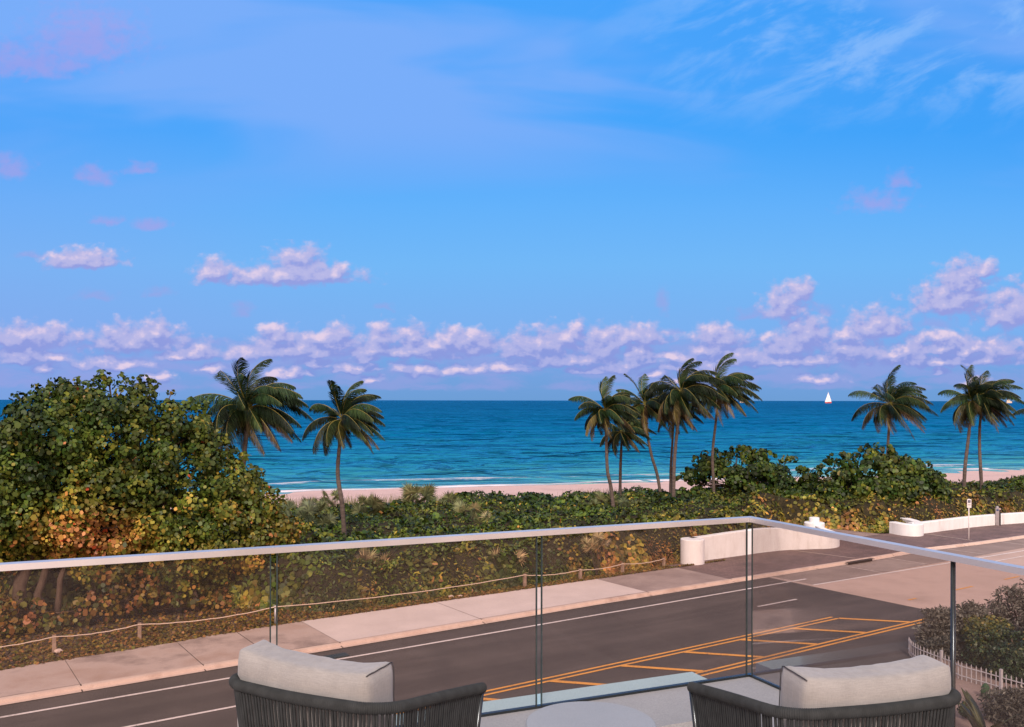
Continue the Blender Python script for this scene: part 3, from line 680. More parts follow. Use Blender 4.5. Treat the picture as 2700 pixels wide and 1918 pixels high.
# ------------------------------------------------------------------ palms
def palm(label, trunk_px, depth, crown_px, seed, L=3.2, nfr=20, rt=.12, nuts=0, group=None, wind=.45, cat='palm tree'):
    rs = np.random.RandomState(seed)
    base = gp(*trunk_px[0]); base = at(trunk_px[0][0], HY + CZ / depth * F, depth); base.z = 0
    wind *= rs.uniform(.7, 1.25); L *= 1.23; nfr = int(nfr * 1.55); rt *= .85; root = empty('coconut_palm', base); tag(root, label, cat, group)
    pts = [base] + [at(x, y, depth + rs.uniform(-.3, .3)) for x, y in trunk_px[1:]] + [at(crown_px[0], crown_px[1], depth)]
    pts = [p - base for p in pts]; top = pts[-1]
    m = []                                              # Catmull-Rom through the trunk points
    for i in range(len(pts) - 1):
        p0 = pts[max(i - 1, 0)]; p1 = pts[i]; p2 = pts[i + 1]; p3 = pts[min(i + 2, len(pts) - 1)]
        for k in range(8):
            t = k / 8; m.append(.5 * ((2 * p1) + (p2 - p0) * t + (2 * p0 - 5 * p1 + 4 * p2 - p3) * t * t + (3 * p1 - p0 - 3 * p2 + p3) * t ** 3))
    m.append(top); n = len(m); tb = MB()
    tb.tube(m, [rt * (1.25 - .5 * i / n + (.35 if i < 2 else 0)) * (1 + .06 * ((i * 7) % 3 - 1)) for i in range(n)], 9)
    tb.build('trunk', M['palm_bark'], root, True)
    V = []; hue = []; val = []; rach = MB()
    for i in range(nfr):
        az = 2 * math.pi * (i * .381966) + rs.uniform(-.25, .25); lev = (i + .5) / nfr
        el = R(rs.uniform(76, 86)) - lev * R(rs.uniform(98, 112)) + rs.uniform(-.12, .12); Lf = L * rs.uniform(.85, 1.1) * (1 - .15 * abs(lev - .4))
        dv = Vector((math.cos(az) * math.cos(el), math.sin(az) * math.cos(el), math.sin(el)))
        p = top.copy(); K = 16; pl = [p.copy()]; dirs = []
        fw = wind * (.6 + .4 * rs.uniform())
        for k in range(K):
            t = k / K; dirs.append(dv.copy()); p = p + dv * Lf / K; pl.append(p.copy())
            dv = (dv + Vector((fw * .17, .02 * rs.normal(), -.088 - .055 * t))).normalized()
        dirs.append(dv.copy())
        rach.tube(pl, [.03 * (1 - .8 * k / K) for k in range(K + 1)], 4, False)
        old = lev > .82; hb = (.18 + .26 * rs.uniform() + (.40 if old else 0) + (.12 if lev > .6 else 0)); vb = rs.uniform(.15, .75)
        NL = 84
        for j in range(NL):
            t = .10 + .9 * (j + rs.uniform(-.3, .3)) / NL; t = min(max(t, .06), .999); kk = t * K; i0 = int(kk); fr_ = kk - i0
            q = pl[i0].lerp(pl[i0 + 1], fr_); d = dirs[i0].lerp(dirs[i0 + 1], fr_).normalized()
            side = d.cross(Vector((0, 0, 1)))
            if side.length < .05: side = Vector((1, 0, 0))
            side.normalize()
            ll = 1.02 * (math.sin(math.pi * min(1, .18 + t * .8)) ** .6) * rs.uniform(.75, 1.1) * L / 4.0
            for sg in (-1, 1):
                gz = 1 - max(0, d.z) * .75; ld = (side * sg * (.72 - .25 * (1 - gz)) + d * (.62 + .5 * (1 - gz)) + Vector((wind * .5, 0, (-.52 + rs.uniform(-.28, .18)) * gz))).normalized()
                e1 = q + ld * ll * .5; e2 = q + (ld + Vector((wind * .25, 0, -.45 * gz))).normalized() * ll
                w = d * .024
                V.append([q - w * .6, q + w * .6, e1 + w, e2 + w * .15, e2 - w * .15, e1 - w])
                hue.append(hb + rs.normal(0, .06) + (.18 * max(0, t - .8) * 5 * .4)); val.append(min(1, max(0, vb + rs.normal(0, .15))))
    V = np.array([[tuple(a) for a in q] for q in V]); n = len(V); K = 6
    me = bpy.data.meshes.new('crown'); me.vertices.add(n * K); me.vertices.foreach_set('co', V.reshape(-1)); me.loops.add(n * K)
    me.loops.foreach_set('vertex_index', np.arange(n * K, dtype=np.int32)); me.polygons.add(n); me.polygons.foreach_set('loop_start', np.arange(0, n * K, K, dtype=np.int32)); me.update(calc_edges=True)
    for nm, arr in (('hue', hue), ('val', val)):
        a = me.attributes.new(nm, 'FLOAT', 'FACE'); a.data.foreach_set('value', np.clip(np.array(arr), 0, 1).astype(np.float32))
    cr = link('crown', me, PALML, root)
    rach.build('frond_ribs', FROND, cr)
    if nuts:
        for k in range(nuts):
            nb = MB()
            a = rs.uniform(0, 6.28); c = top + Vector((math.cos(a) * .28, math.sin(a) * .28 - .1, -.25 - rs.uniform(0, .3)))
            nb.lathe((c.x, c.y, c.z - .14), [(.01, 0), (.10, .05), (.14, .14), (.10, .23), (.01, .28)], 8)
            nb.build('coconut', M['coconut'], root, True)
    return root
FROND = surf('frond_rib', (.17, .16, .03), (.30, .24, .06), 3, .6)
G = 'coconut palms blown by the sea wind'
palm('largest palm with a wide drooping crown rising behind the big sea grape tree', [(634, 1530), (636, 1330), (642, 1225)], 50, (656, 1080), 1, 3.1, 24, .17, 7, G)
palm('single curved palm standing in the thicket right of the largest palm', [(913, 1420), (903, 1340), (891, 1254), (895, 1180)], 55.5, (904, 1108), 2, 2.6, 21, .15, 0, G)
palm('leftmost palm of the middle cluster, base leaning right', [(1624, 1341), (1612, 1290), (1602, 1240), (1599, 1160)], 69, (1597, 1085), 3, 2.6, 20, .15, 0, G)
palm('shortest palm of the middle cluster, hidden crown between two trunks', [(1635, 1315), (1636, 1250), (1638, 1190)], 76, (1640, 1140), 4, 2.5, 17, .14, 0, G)
palm('palm of the middle cluster whose trunk leans left from base to crown', [(1751, 1315), (1735, 1260), (1718, 1200), (1706, 1136)], 76, (1702, 1068), 5, 2.75, 19, .14, 0, G)
palm('tallest palm of the middle cluster with coconuts and thick trunk', [(1776, 1325), (1777, 1260), (1780, 1195), (1789, 1104)], 73, (1798, 1036), 6, 3.2, 24, .16, 8, G)
palm('thin palm standing directly behind the tallest cluster palm', [(1768, 1303), (1769, 1240), (1773, 1168)], 80, (1778, 1085), 7, 2.6, 14, .13, 0, G)
palm('rightmost palm of the middle cluster, trunk in front of a round shrub', [(1884, 1365), (1882, 1280), (1879, 1200), (1887, 1117)], 76, (1897, 1032), 8, 3.25, 22, .14, 6, G)
palm('lone windblown palm above the domed sea grape shrub', [(2338, 1290), (2340, 1200)], 90, (2348, 1068), 9, 3.7, 24, .16, 0, G, wind=.75)
palm('left palm of the far right pair, trunk leaning right', [(2541, 1292), (2544, 1240), (2551, 1175), (2559, 1105)], 84, (2564, 1058), 10, 3.0, 20, .17, 0, G)
palm('right palm of the far right pair with curved base', [(2592, 1292), (2586, 1240), (2583, 1180), (2584, 1116)], 84, (2592, 1054), 11, 3.1, 20, .16, 0, G)
palm('palm just entering at the right edge of the photo', [(2770, 1290), (2765, 1180)], 100, (2772, 1100), 12, 3.4, 16, .16, 0, G)

# ------------------------------------------------------------------ saw palmettos
def palmetto(x, y, z, sc, seed, label, h0, nf=9):
    rs = np.random.RandomState(seed); d = (CZ - z) * F / (y - HY); c = Vector(((x - CX) / F * d, d, 0))
    root = empty('saw_palmetto', c); tag(root, label, 'fan palm', 'saw palmettos in the thicket')
    V = []; hue = []; val = []; st = MB()
    for i in range(nf):
        a = rs.uniform(0, 6.28); tip = Vector((math.cos(a) * .55 * sc, math.sin(a) * .45 * sc, z + rs.uniform(-.35, .35) * sc))
        if i < nf // 2: tip.y = -abs(tip.y)
        st.tube([Vector((0, 0, .05)), tip * .5 + Vector((0, 0, .25)), tip], .015, 4, False)
        ax = (tip - Vector((0, 0, z * .55))).normalized(); nn = ax.cross(Vector(rs.normal(size=3))).normalized(); bb = ax.cross(nn)
        hb = h0 + rs.normal(0, .12); K = 18
        for k in range(K):
            g_ = (k / (K - 1) - .5) * R(230); dd = (ax * math.cos(g_) + nn * math.sin(g_)).normalized(); ll = .62 * sc * rs.uniform(.8, 1.05) * (.7 + .3 * math.cos(g_ / 2))
            w = (bb.cross(dd)).normalized() * .036 * sc; e = tip + dd * ll + Vector((0, 0, -.10 * ll)); md = tip + dd * ll * .45
            V.append([tip, md + w, e, md - w]); hue.append(hb + rs.normal(0, .08)); val.append(rs.uniform(.2, .9))
    V = np.array([[tuple(a) for a in q] for q in V]); n = len(V); K = 4
    me = bpy.data.meshes.new('fan_leaves'); me.vertices.add(n * K); me.vertices.foreach_set('co', V.reshape(-1)); me.loops.add(n * K)
    me.loops.foreach_set('vertex_index', np.arange(n * K, dtype=np.int32)); me.polygons.add(n); me.polygons.foreach_set('loop_start', np.arange(0, n * K, K, dtype=np.int32)); me.update(calc_edges=True)
    for nm, arr in (('hue', hue), ('val', val)):
        a = me.attributes.new(nm, 'FLOAT', 'FACE'); a.data.foreach_set('value', np.clip(np.array(arr), 0, 1).astype(np.float32))
    link('fan_leaves', me, FANL, root); st.build('stem', M['bark'], root)
PM = [(1332, 1490, 1.0, 1.35, 'large tan saw palmetto by a rope post behind the middle glass', .85, 16), (980, 1478, 1.7, 1.2, 'tan saw palmetto behind the middle glass left of the joint', .8, 12),
      (785, 1350, 2.0, 1.5, 'grey green saw palmetto beside the foot of the big tree', .2, 11), (828, 1340, 2.0, 1.2, 'saw palmetto between big tree and curved palm trunk', .35, 9),
      (845, 1388, 2.0, 1.1, 'low grey saw palmetto left of the curved palm trunk', .2, 9), (872, 1315, 2.0, 1.3, 'saw palmetto at the sand edge left of the curved palm', .4, 9),
      (974, 1335, 2.1, 1.4, 'pale saw palmetto a little right of the curved palm trunk', .45, 10), (1108, 1308, 2.1, 1.7, 'saw palmetto on the beach edge left of the middle', .42, 12),
      (1178, 1324, 2.1, 1.4, 'saw palmetto just under the beach in the middle', .4, 10), (1234, 1352, 2.0, 1.2, 'upright pale saw palmetto above the middle handrail', .45, 9),
      (1262, 1370, 2.0, 1.0, 'small pale saw palmetto right of the upright one above the handrail', .45, 8), (1574, 1432, 1.9, 1.0, 'saw palmetto at the hedge left of the white walls', .75, 8),
      (1590, 1322, 2.0, 1.3, 'saw palmetto at the foot of the leftmost cluster palm', .4, 9), (1665, 1335, 1.9, 1.1, 'grey saw palmetto right of the leftmost cluster palm', .25, 9)]
for i, (x, y, z, sc, lab, h0, nf) in enumerate(PM): palmetto(x, y, z, sc, 60 + i, lab, h0, nf)

# ------------------------------------------------------------------ white wave walls
def wall_strip(path, heights, th, name, parent=None, base=.10):
    pts = []; hs = []
    for i in range(len(path) - 1):
        p0 = path[max(i - 1, 0)]; p1 = path[i]; p2 = path[i + 1]; p3 = path[min(i + 2, len(path) - 1)]
        for k in range(6):
            t = k / 6; pts.append(.5 * ((2 * p1) + (p2 - p0) * t + (2 * p0 - 5 * p1 + 4 * p2 - p3) * t * t + (3 * p1 - p0 - 3 * p2 + p3) * t ** 3)); hs.append(heights[i] + (heights[i + 1] - heights[i]) * (t * t * (3 - 2 * t)))
    pts.append(path[-1]); hs.append(heights[-1]); mb = MB(); vs = []; n = len(pts); ch = .04
    for i, p in enumerate(pts):
        t = (pts[min(i + 1, n - 1)] - pts[max(i - 1, 0)]); t.z = 0; t.normalize(); nn = Vector((-t.y, t.x, 0)) * th / 2
        for sg, zz, k in ((-1, base, 1), (-1, hs[i] - ch, 1), (-1, hs[i], .85), (1, hs[i], .85), (1, hs[i] - ch, 1), (1, base, 1)):
            v = p + nn * sg * k; vs.append((v.x, v.y, zz))
    fs = [(6 * i + j, 6 * i + j + 1, 6 * i + 7 + j, 6 * i + 6 + j) for i in range(n - 1) for j in range(5)]
    fs += [(5, 4, 3, 2, 1, 0), tuple(6 * (n - 1) + j for j in range(6))]
    mb.add(vs, fs); o = mb.build(name, M['wall'], parent); return o
def cyl(mb, c, r, z0, z1, n=40):
    mb.lathe((c.x, c.y, 0), [(r, z0), (r, z1 - .05), (r - .015, z1 - .015), (r - .06, z1)], n)
rootA = empty('wave_wall', (0, 0, 0)); tag(rootA, 'tall white curved wall starting in a round drum, seen through the corner glass', 'wall')
mb = MB(); cyl(mb, sp(39.75, 38.95), .72, .10, 1.62); mb.build('round_pier', M['wall'], rootA)
Hs = [1.62, 1.62, 1.68, 1.70, 1.62, 1.25, .95, .90, .90, .90, .95]
path = [sp(39.9, 39.25), sp(41.2, 39.35), sp(43.5, 39.3), sp(46.0, 39.3), sp(48.2, 39.1), sp(50.0, 38.4), sp(51.2, 37.85), sp(52.4, 38.0), sp(53.5, 39.0), sp(54.5, 40.6), sp(55.2, 41.6)]
path = [Vector((p.x, p.y, 0)) for p in path]
wall_strip(path, Hs, .42, 'wall_run', rootA)
mb = MB(); c2 = sp(55.5, 42.1); cyl(mb, c2, .72, .05, 1.08); mb.build('end_drum', M['wall'], rootA)
mb = MB(); cyl(mb, c2, .36, 1.081, 1.44); mb.build('cap_drum', M['wall'], rootA)
rootB = empty('wave_wall', (0, 0, 0)); tag(rootB, 'long low white wall with a curled hook end, running off to the right', 'wall')
hc = gp(2371, 1404, 0); Rh = 1.02; pth = []
for a in (205, 235, 265, 295, 325, 355, 25, 55, 85, 110):
    A_ = R(a); pth.append(Vector((hc.x + Rh * 1.0 * math.cos(A_), hc.y + 2.5 * math.sin(A_), 0)))
wall_strip(pth, [1.0] * len(pth), .62, 'hook_end', rootB)
wp = [gp(2404, 1409, .1), gp(2440, 1406.5, .1), gp(2500, 1398.5, .1), gp(2550, 1392, .1), gp(2626, 1384.5, .1), gp(2700, 1379, .1), gp(2790, 1372, .1), gp(2900, 1364, .1), gp(3050, 1354, .1)]
wp = [Vector((p.x, p.y + .25, 0)) for p in wp]
wall_strip(wp, [.97] * len(wp), .45, 'wall_run', rootB)

# ------------------------------------------------------------------ rope fences
def rope_fence(label, posts, heights, r, sag=.10, start=None, metal=None):
    root = empty('rope_fence', posts[0]); tag(root, label, 'rope fence'); b = Vector(posts[0]); tops = []
    for i, (p, h) in enumerate(zip(posts, heights)):
        q = Vector(p) - b; mb = MB()
        if metal is not None and i == metal: mb.tube([q + Vector((0, 0, -.1)), q + Vector((0, 0, h))], .05, 10); mb.build('post', M['steel_box'], root, True)
        else:
            mb.box((q.x, q.y, h / 2 - .05), (r * 2, r * 2, h + .1), random.uniform(.4, .7), .93); mb.build('post', M['wood'], root)
        tops.append(q + Vector((0, -r - .01, h * .93)))
    pl = [] if start is None else [Vector(start) - b]
    pl += tops; rp = []
    for i in range(len(pl) - 1):
        for k in range(14):
            t = k / 14; v = pl[i].lerp(pl[i + 1], t); v.z -= sag * 4 * t * (1 - t) * min(1, (pl[i + 1] - pl[i]).length / 5) + .01 * math.sin(k * 2.1 + i); rp.append(v)
    rp.append(pl[-1]); mb = MB(); mb.tube(rp, .022, 6); mb.build('rope', M['rope'], root, True)
ps = [sp(-1.9, 39.3), sp(1.6, 39.4), sp(5.03, 39.6), sp(8.24, 39.7), sp(13.8, 39.0), sp(27.6, 39.35), sp(31.3, 39.25), sp(34.5, 39.35), sp(37.9, 39.5)]
rope_fence('rope fence on short wooden posts along the sidewalk edge behind the glass', ps, [.68, .7, .68, .70, .86, .72, .62, .62, .55], .075, .16, metal=4)
ps2 = [gp(2180, 1392), gp(2214, 1392), gp(2321, 1395)]
rope_fence('short rope fence on two posts beside the sandy path between the white walls', ps2, [.8, .85, .95], .085, .14)

# ------------------------------------------------------------------ street sign and parking kiosk
b = gp(2555, 1427); root = empty('street_sign', b); tag(root, 'white parking sign on a thin pole in the brown paving', 'sign')
mb = MB(); mb.tube([(0, 0, 0), (0, 0, 3.05)], .038, 8); mb.build('pole', M['sign_white'], root, True)
mb = MB(); mb.box((0, -.05, 2.72), (.30, .02, .60), R(0)); sg = mb.build('sign_plate', M['sign_white'], root)
mb = MB(); mb.box((0, -.064, 2.86), (.19, .006, .19)); fld = mb.build('symbol_field', flat('sign_blue', (.03, .04, .10), .5), sg)
mb = MB()      # wheelchair symbol
mb.tube([(.0, -.071, 2.915), (.0, -.071, 2.86), (.04, -.071, 2.85), (.055, -.071, 2.80)], .008, 5)
mb.tube([(.035 * math.cos(a) - .01, -.071, 2.83 + .035 * math.sin(a)) for a in [R(130 + 20 * k) for k in range(12)]], .006, 5)
mb.build('wheelchair_symbol', M['sign_white'], sg)
mb = MB(); mb.box((0, -.064, 2.66), (.20, .005, .07)); mb.box((0, -.064, 2.56), (.20, .005, .03)); mb.build('small_print', flat('sign_grey', (.34, .32, .33), .6), sg)
b = gp(2632, 1388); root = empty('parking_kiosk', b); tag(root, 'grey and black parking meter kiosk in front of the low white wall', 'parking meter'); root.rotation_euler = (0, 0, R(-20))
mb = MB(); mb.box((-.06, 0, .78), (.26, .30, 1.44)); mb.lathe((-.06, 0, 1.5), [(.13, 0), (.13, .06), (.10, .12), (.05, .15)], 16); mb.build('body', M['steel_box'], root)
mb = MB(); mb.box((.12, -.02, .72), (.10, .32, 1.32)); mb.build('side_panel', M['black'], root)
mb = MB(); mb.box((-.0, 0, .06), (.44, .36, .12)); mb.build('plinth', M['black'], root)
mb = MB(); mb.box((-.06, -.155, 1.35), (.16, .01, .12)); mb.build('screen', flat('screen_blue', (.03, .06, .16), .2), root)
mb = MB(); mb.tube([(.11, -.06, 1.42), (.11, .06, 1.42)], .09, 12); mb.build('coin_head', flat('coin_head', (.5, .36, .32), .5), root)

# storm drain by the kerb
b = gp(885, 1733); mb = MB(); mb.box((0, 0, .02), (1.0, .45, .035), R(34)); 
for k in range(7): mb.box(((-.39 + .13 * k) * UX, (-.39 + .13 * k) * UY, .043), (.03, .40, .012), R(34))
o = mb.build('storm_drain', surf('drain_iron', (.015, .03, .035), (.03, .05, .055), 4, .5)); o.location = (b.x, b.y, .005); tag(o, 'dark storm drain grate at the kerb just above the left cushion', 'drain')

# ------------------------------------------------------------------ boats
def sail_boat():
    d = 4500.; c = at(2184, 1061, d); root = empty('sailboat', (c.x, c.y, -2)); tag(root, 'small sailboat with white sails and red hull on the horizon', 'sailboat')
    k = d / F; mb = MB()
    hull = []; 
    for i in range(9):
        t = i / 8; x = (-9 + 18 * t) * k * .95; w = 2.0 * k * math.sin(math.pi * (.12 + .76 * t)) ; z = (1.6 + 1.4 * abs(t - .45)) * k * 1.3
        hull += [(x, -w, z), (x * .9, -w * .6, 0), (x * .9, w * .6, 0), (x, w, z)]
    fs = [(4 * i + j, 4 * i + 4 + j, 4 * i + 5 + j, 4 * i + 1 + j) for i in range(8) for j in range(3)] + [(4 * i, 4 * i + 3, 4 * i + 7, 4 * i + 4) for i in range(8)]
    mb.add(hull, fs); h = 3.0 * k; mb.build('hull', M['red_hull'], root)
    m = MB(); 
    def sail(a, b_, c_, nm):
        m = MB(); n = 8; vs = []; th = .15 * k
        for y0 in (-th, th):
            for i in range(n + 1):
                for j in range(n + 1):
                    u = i / n; v = j / n * (1 - i / n); p = Vector(a) * (1 - u - v) + Vector(b_) * u + Vector(c_) * v
                    vs.append((p.x, y0 - 1.2 * k * math.sin(math.pi * min(1, (u + v))) * (1 - u) * .8, p.z))
        q = (n + 1) ** 2
        fs = [(s * q + i * (n + 1) + j, s * q + (i + 1) * (n + 1) + j, s * q + (i + 1) * (n + 1) + j + 1, s * q + i * (n + 1) + j + 1) for s in (0, 1) for i in range(n) for j in range(n)]
        m.add(vs, fs); m.build(nm, M['sail'], root)
    sail((8.2 * k, 0, h * 1.2), (0, 0, 29 * k), (-.3 * k, 0, h * 1.2), 'mainsail'); sail((-9 * k, 0, h), (-.6 * k, 0, 27 * k), (-1.0 * k, 0, h), 'jib')
    m = MB(); m.tube([(-.4 * k, 0, 0), (-.4 * k, 0, 30 * k)], .25 * k, 6); m.build('mast', M['sail'], root)
sail_boat()
def ship(x, w, lab):
    d = 5200.; c = at(x, 1060, d); k = d / F; root = empty('ship', (c.x, c.y, -2)); tag(root, lab, 'ship')
    mb = MB(); L = w * k; mb.add([(-L / 2, -3, 4 * k), (L / 2, -3, 4.6 * k), (L * .42, -2, 0), (-L * .45, -2, 0), (-L / 2, 9, 4 * k), (L / 2, 9, 4.6 * k), (L * .42, 8, 0), (-L * .45, 8, 0)],
           [(0, 3, 2, 1), (4, 5, 6, 7), (0, 1, 5, 4), (1, 2, 6, 5), (3, 0, 4, 7), (2, 3, 7, 6)]); mb.build('hull', M['ship'], root)
    mb = MB(); mb.box((-L * .1, 3, 5.5 * k), (L * .6, 8, 3 * k)); mb.box((-L * .15, 3, 8 * k), (L * .35, 6, 2 * k)); mb.tube([(-L * .1, 3, 9 * k), (-L * .1, 3, 12 * k)], .4 * k, 6); mb.build('deckhouse', M['ship'], root)
ship(1958, 15, 'tiny pale ship on the horizon behind the rightmost cluster palm'); ship(2661, 14, 'tiny pale ship on the horizon behind the far right palm')

# ------------------------------------------------------------------ garden, lower right
g = MB(); poly_sheet(g, [Vector((15.3, 33.6, 0)), Vector((17.2, 37.8, 0)), Vector((60, 66, 0)), Vector((60, 5, 0)), Vector((9, 5, 0)), Vector((11, 22, 0))], .06)
# garden bed keeps clear of the carriageway
o = g.build('garden_bed', M['garden_soil']); tag(o, kind='structure')
def shrub(name, label, poly, depth, thick, nb, seed, mat, lr, n_per, h0, hs=.12, group=None, br=(.25, .55), ground=0.0, yellow_top=0.0):
    def hf(rs, P, B, bl):
        bh = rs.normal(0, .06, len(bl)); n = len(P); y = HY + (CZ - P[:, 2]) / P[:, 1] * F; ys = [q[1] for q in poly]
        hue = h0 + bh[B] + rs.normal(0, hs, n) + (rs.uniform(0, 1, n) < .01) * .5
        if yellow_top: hue += yellow_top * np.clip(1 - (y - min(ys)) / ((max(ys) - min(ys)) * .45), 0, 1)
        return hue, np.clip(.2 + .6 * rs.uniform(0, 1, n), 0, 1)
    xs = [q[0] for q in poly]; mx = (sum(xs) / len(xs) - CX) / F * depth
    return poly_tree(name, label, 'shrub', poly, depth, thick, nb, seed, hf, lr, n_per, mat, [([Vector((mx, depth, ground)), Vector((mx + .1, depth, ground + .5))], .06, .04)], group, br, .8)
shrub('silver_shrub', 'grey silver leaved shrub left of the railing post, behind the picket fence', [(2404, 1640), (2425, 1606), (2470, 1596), (2500, 1588), (2530, 1590), (2560, 1578), (2590, 1582), (2600, 1640), (2590, 1720), (2500, 1770), (2440, 1745), (2410, 1710)], 35.6, 1.3, 110, 71, SILVER, .085, 1100, .45)
shrub('silver_shrub', 'taller grey silver shrub at the right edge, above the green mounds', [(2590, 1600), (2612, 1565), (2640, 1545), (2680, 1532), (2720, 1520), (2800, 1510), (2860, 1560), (2850, 1700), (2700, 1720), (2620, 1690)], 36.5, 1.6, 120, 72, SILVER, .085, 1050, .42)
shrub('clipped_shrub', 'clipped olive shrub with yellowing top in the middle of the garden', [(2535, 1650), (2550, 1626), (2585, 1618), (2640, 1620), (2664, 1640), (2668, 1700), (2650, 1770), (2560, 1782), (2530, 1740)], 34.0, .9, 90, 73, GREEN, .045, 1500, .42, .12, yellow_top=.34)
shrub('clipped_shrub', 'dark green clipped dome shrub at the lower right edge', [(2592, 1760), (2615, 1705), (2650, 1672), (2700, 1655), (2780, 1650), (2840, 1700), (2840, 1840), (2700, 1838), (2610, 1810)], 32.4, 1.3, 170, 74, GREEN, .042, 1900, .40, .09)
shrub('silver_shrub', 'grey brown shrub in the bottom right corner, in front of the fence', [(2610, 1812), (2640, 1795), (2680, 1800), (2740, 1815), (2800, 1850), (2800, 2000), (2620, 2000), (2596, 1925), (2600, 1850)], 28.0, 1.2, 120, 75, SILVER, .075, 1200, .28)
shrub('small_shrub', 'thin sprawling shrub behind the right armchair corner', [(2484, 1800), (2498, 1784), (2512, 1790), (2508, 1815), (2492, 1822)], 30.5, .3, 14, 76, SILVER, .03, 350, .4, br=(.12, .25))
shrub('small_shrub', 'low dark shrub beside the railing post, left of the agave', [(2530, 1838), (2550, 1828), (2566, 1860), (2570, 1900), (2545, 1925), (2520, 1880)], 28.2, .4, 40, 77, GREEN, .04, 700, .45, br=(.15, .3))
# picket fence
fp = [gp(2396, 1722), gp(2402, 1733), gp(2412, 1741), gp(2428, 1750), gp(2460, 1763), gp(2506, 1781), gp(2534, 1795), gp(2594, 1812), gp(2660, 1832), gp(2740, 1856)]
root = empty('picket_fence', fp[0]); tag(root, 'small white metal picket fence curving in front of the garden shrubs', 'fence'); b0 = Vector(fp[0])
pk = MB(); ln = []; acc = 0; L = []
for i in range(len(fp) - 1):
    a, c = fp[i], fp[i + 1]; n = max(2, int((c - a).length / .02))
    for k in range(n): L.append(a.lerp(c, k / n))
step = 0; last = L[0]; cnt = 0; ptop = []; posts = []
for v in L:
    if (v - last).length > .165:
        q = v - b0; h = .60; pk.box((q.x, q.y, .06 + h / 2), (.028, .028, h), .3); pk.lathe((q.x, q.y, .06 + h), [(.014, 0), (.004, .05)], 4); last = v; cnt += 1
        if cnt % 14 == 0: posts.append(q)
pk.build('picket_panel', M['fence_white'], root)
for z in (.18, .52):
    mb = MB(); mb.tube([Vector(p) - b0 + Vector((0, 0, z + .02)) for p in fp], .02, 6); mb.build('rail', M['fence_white'], root)
for q in posts:
    mb = MB(); mb.box((q.x, q.y, .42), (.085, .085, .8), .3); mb.build('post', M['fence_white'], root)
# agave
def agave(x, y, depth, label, n, L0, seed):
    rs = np.random.RandomState(seed); b = at(x, y, depth); b.z = .05; root = empty('agave', b); tag(root, label, 'agave')
    for i in range(n):
        az = rs.uniform(0, 6.28) if i > 3 else [R(150), R(120), R(100), R(170)][i]; mb = MB(); L = L0 * rs.uniform(.75, 1.1); el = R(rs.uniform(55, 82)); K = 8; vs = []
        d = Vector((math.cos(az) * math.cos(el), math.sin(az) * math.cos(el), math.sin(el))); s_ = Vector((-math.sin(az), math.cos(az), 0)); p = Vector((0, 0, 0))
        for k in range(K + 1):
            t = k / K; w = .16 * (math.sin(math.pi * (.18 + .82 * t)) ** .8) + .004; up = s_.cross(d).normalized()
            vs += [p - s_ * w, p - up * .05 * (1 - t), p + s_ * w, p + up * .01]; p = p + d * L / K; d = (d + Vector((math.cos(az) * .05, math.sin(az) * .05, -.06))).normalized()
        fs = [(4 * k + j, 4 * k + 4 + j, 4 * k + 4 + (j + 1) % 4, 4 * k + (j + 1) % 4) for k in range(K) for j in range(4)]
        mb.add(vs, fs); mb.build('leaf', AG, root, True)
AG = surf('agave_leaf', (.015, .024, .012), (.07, .075, .02), 1.2, .45, 12, .2, .01)
agave(2600, 1945, 26.0, 'dark spiky agave with long upright leaves beside the railing post', 9, 1.75, 5)
b = gp(2600, 1845); mb = MB(); mb.lathe((0, 0, 0), [(.12, 0), (.15, .15), (.14, .36), (.08, .48), (.02, .52)], 12, 1, 1); o = mb.build('cactus', surf('cactus_green', (.02, .06, .025), (.04, .10, .04), 3, .6), smooth=True); o.location = (b.x, b.y, .05); tag(o, 'short green cactus between the agave and the picket fence', 'cactus')

# ------------------------------------------------------------------ balcony
ZB = CZ - 1.73                      # glass base level
CO = Vector((1.497, 5.65)); U1 = Vector((-.9157, -.4019)); U1.normalize(); U2 = Vector((-U1.y, U1.x)) * 1.0
U2 = Vector((.4019, -.9157)); U2.normalize()
def bal(a, c, z):                   # a metres left along the front, c metres back along the right side
    v = CO + U1 * a + U2 * c; return Vector((v.x, v.y, z))
def slab(mb, a0, a1, c0, c1, z0, z1):
    vs = [bal(a0, c0, z0), bal(a1, c0, z0), bal(a1, c1, z0), bal(a0, c1, z0), bal(a0, c0, z1), bal(a1, c0, z1), bal(a1, c1, z1), bal(a0, c1, z1)]
    mb.add(vs, [(0, 1, 2, 3), (7, 6, 5, 4), (4, 5, 1, 0), (5, 6, 2, 1), (6, 7, 3, 2), (7, 4, 0, 3)])
bt = empty('balcony', bal(0, 0, 0)); o_ = Vector(bt.location)
def part(name, mat, *sl):
    mb = MB()
    for q in sl: slab(mb, *q)
    mb.v = [(v[0] - o_.x, v[1] - o_.y, v[2]) for v in mb.v]
    return mb.build(name, mat, bt)
part('inner_ledge', M['ledge'], (-.02, 9, -.02, .52, ZB - .6, ZB), (-.02, .52, .525, 5, ZB - .6, ZB))
part('step_edge', flat('step_white', (.72, .72, .74), .5), (.523, 9, .523, .60, ZB - .3, ZB - .045), (.523, .60, .603, 5, ZB - .3, ZB - .045))
part('floor', M['floor'], (.603, 9, .603, 9, ZB - .5, ZB - .062))
part('outer_ledge', M['ledge_out'], (.26, 9, -.25, -.022, ZB - .25, ZB - .012))
part('slab_edge', M['ledge'], (.60, 9, -.35, .5, ZB - 1.0, ZB - .602))
part('facade', M['wall'], (.8, 9, .2, 9, .02, ZB - 1.002))
tag(bt, 'pale balcony floor with raised ledge under the glass railing', 'balcony')
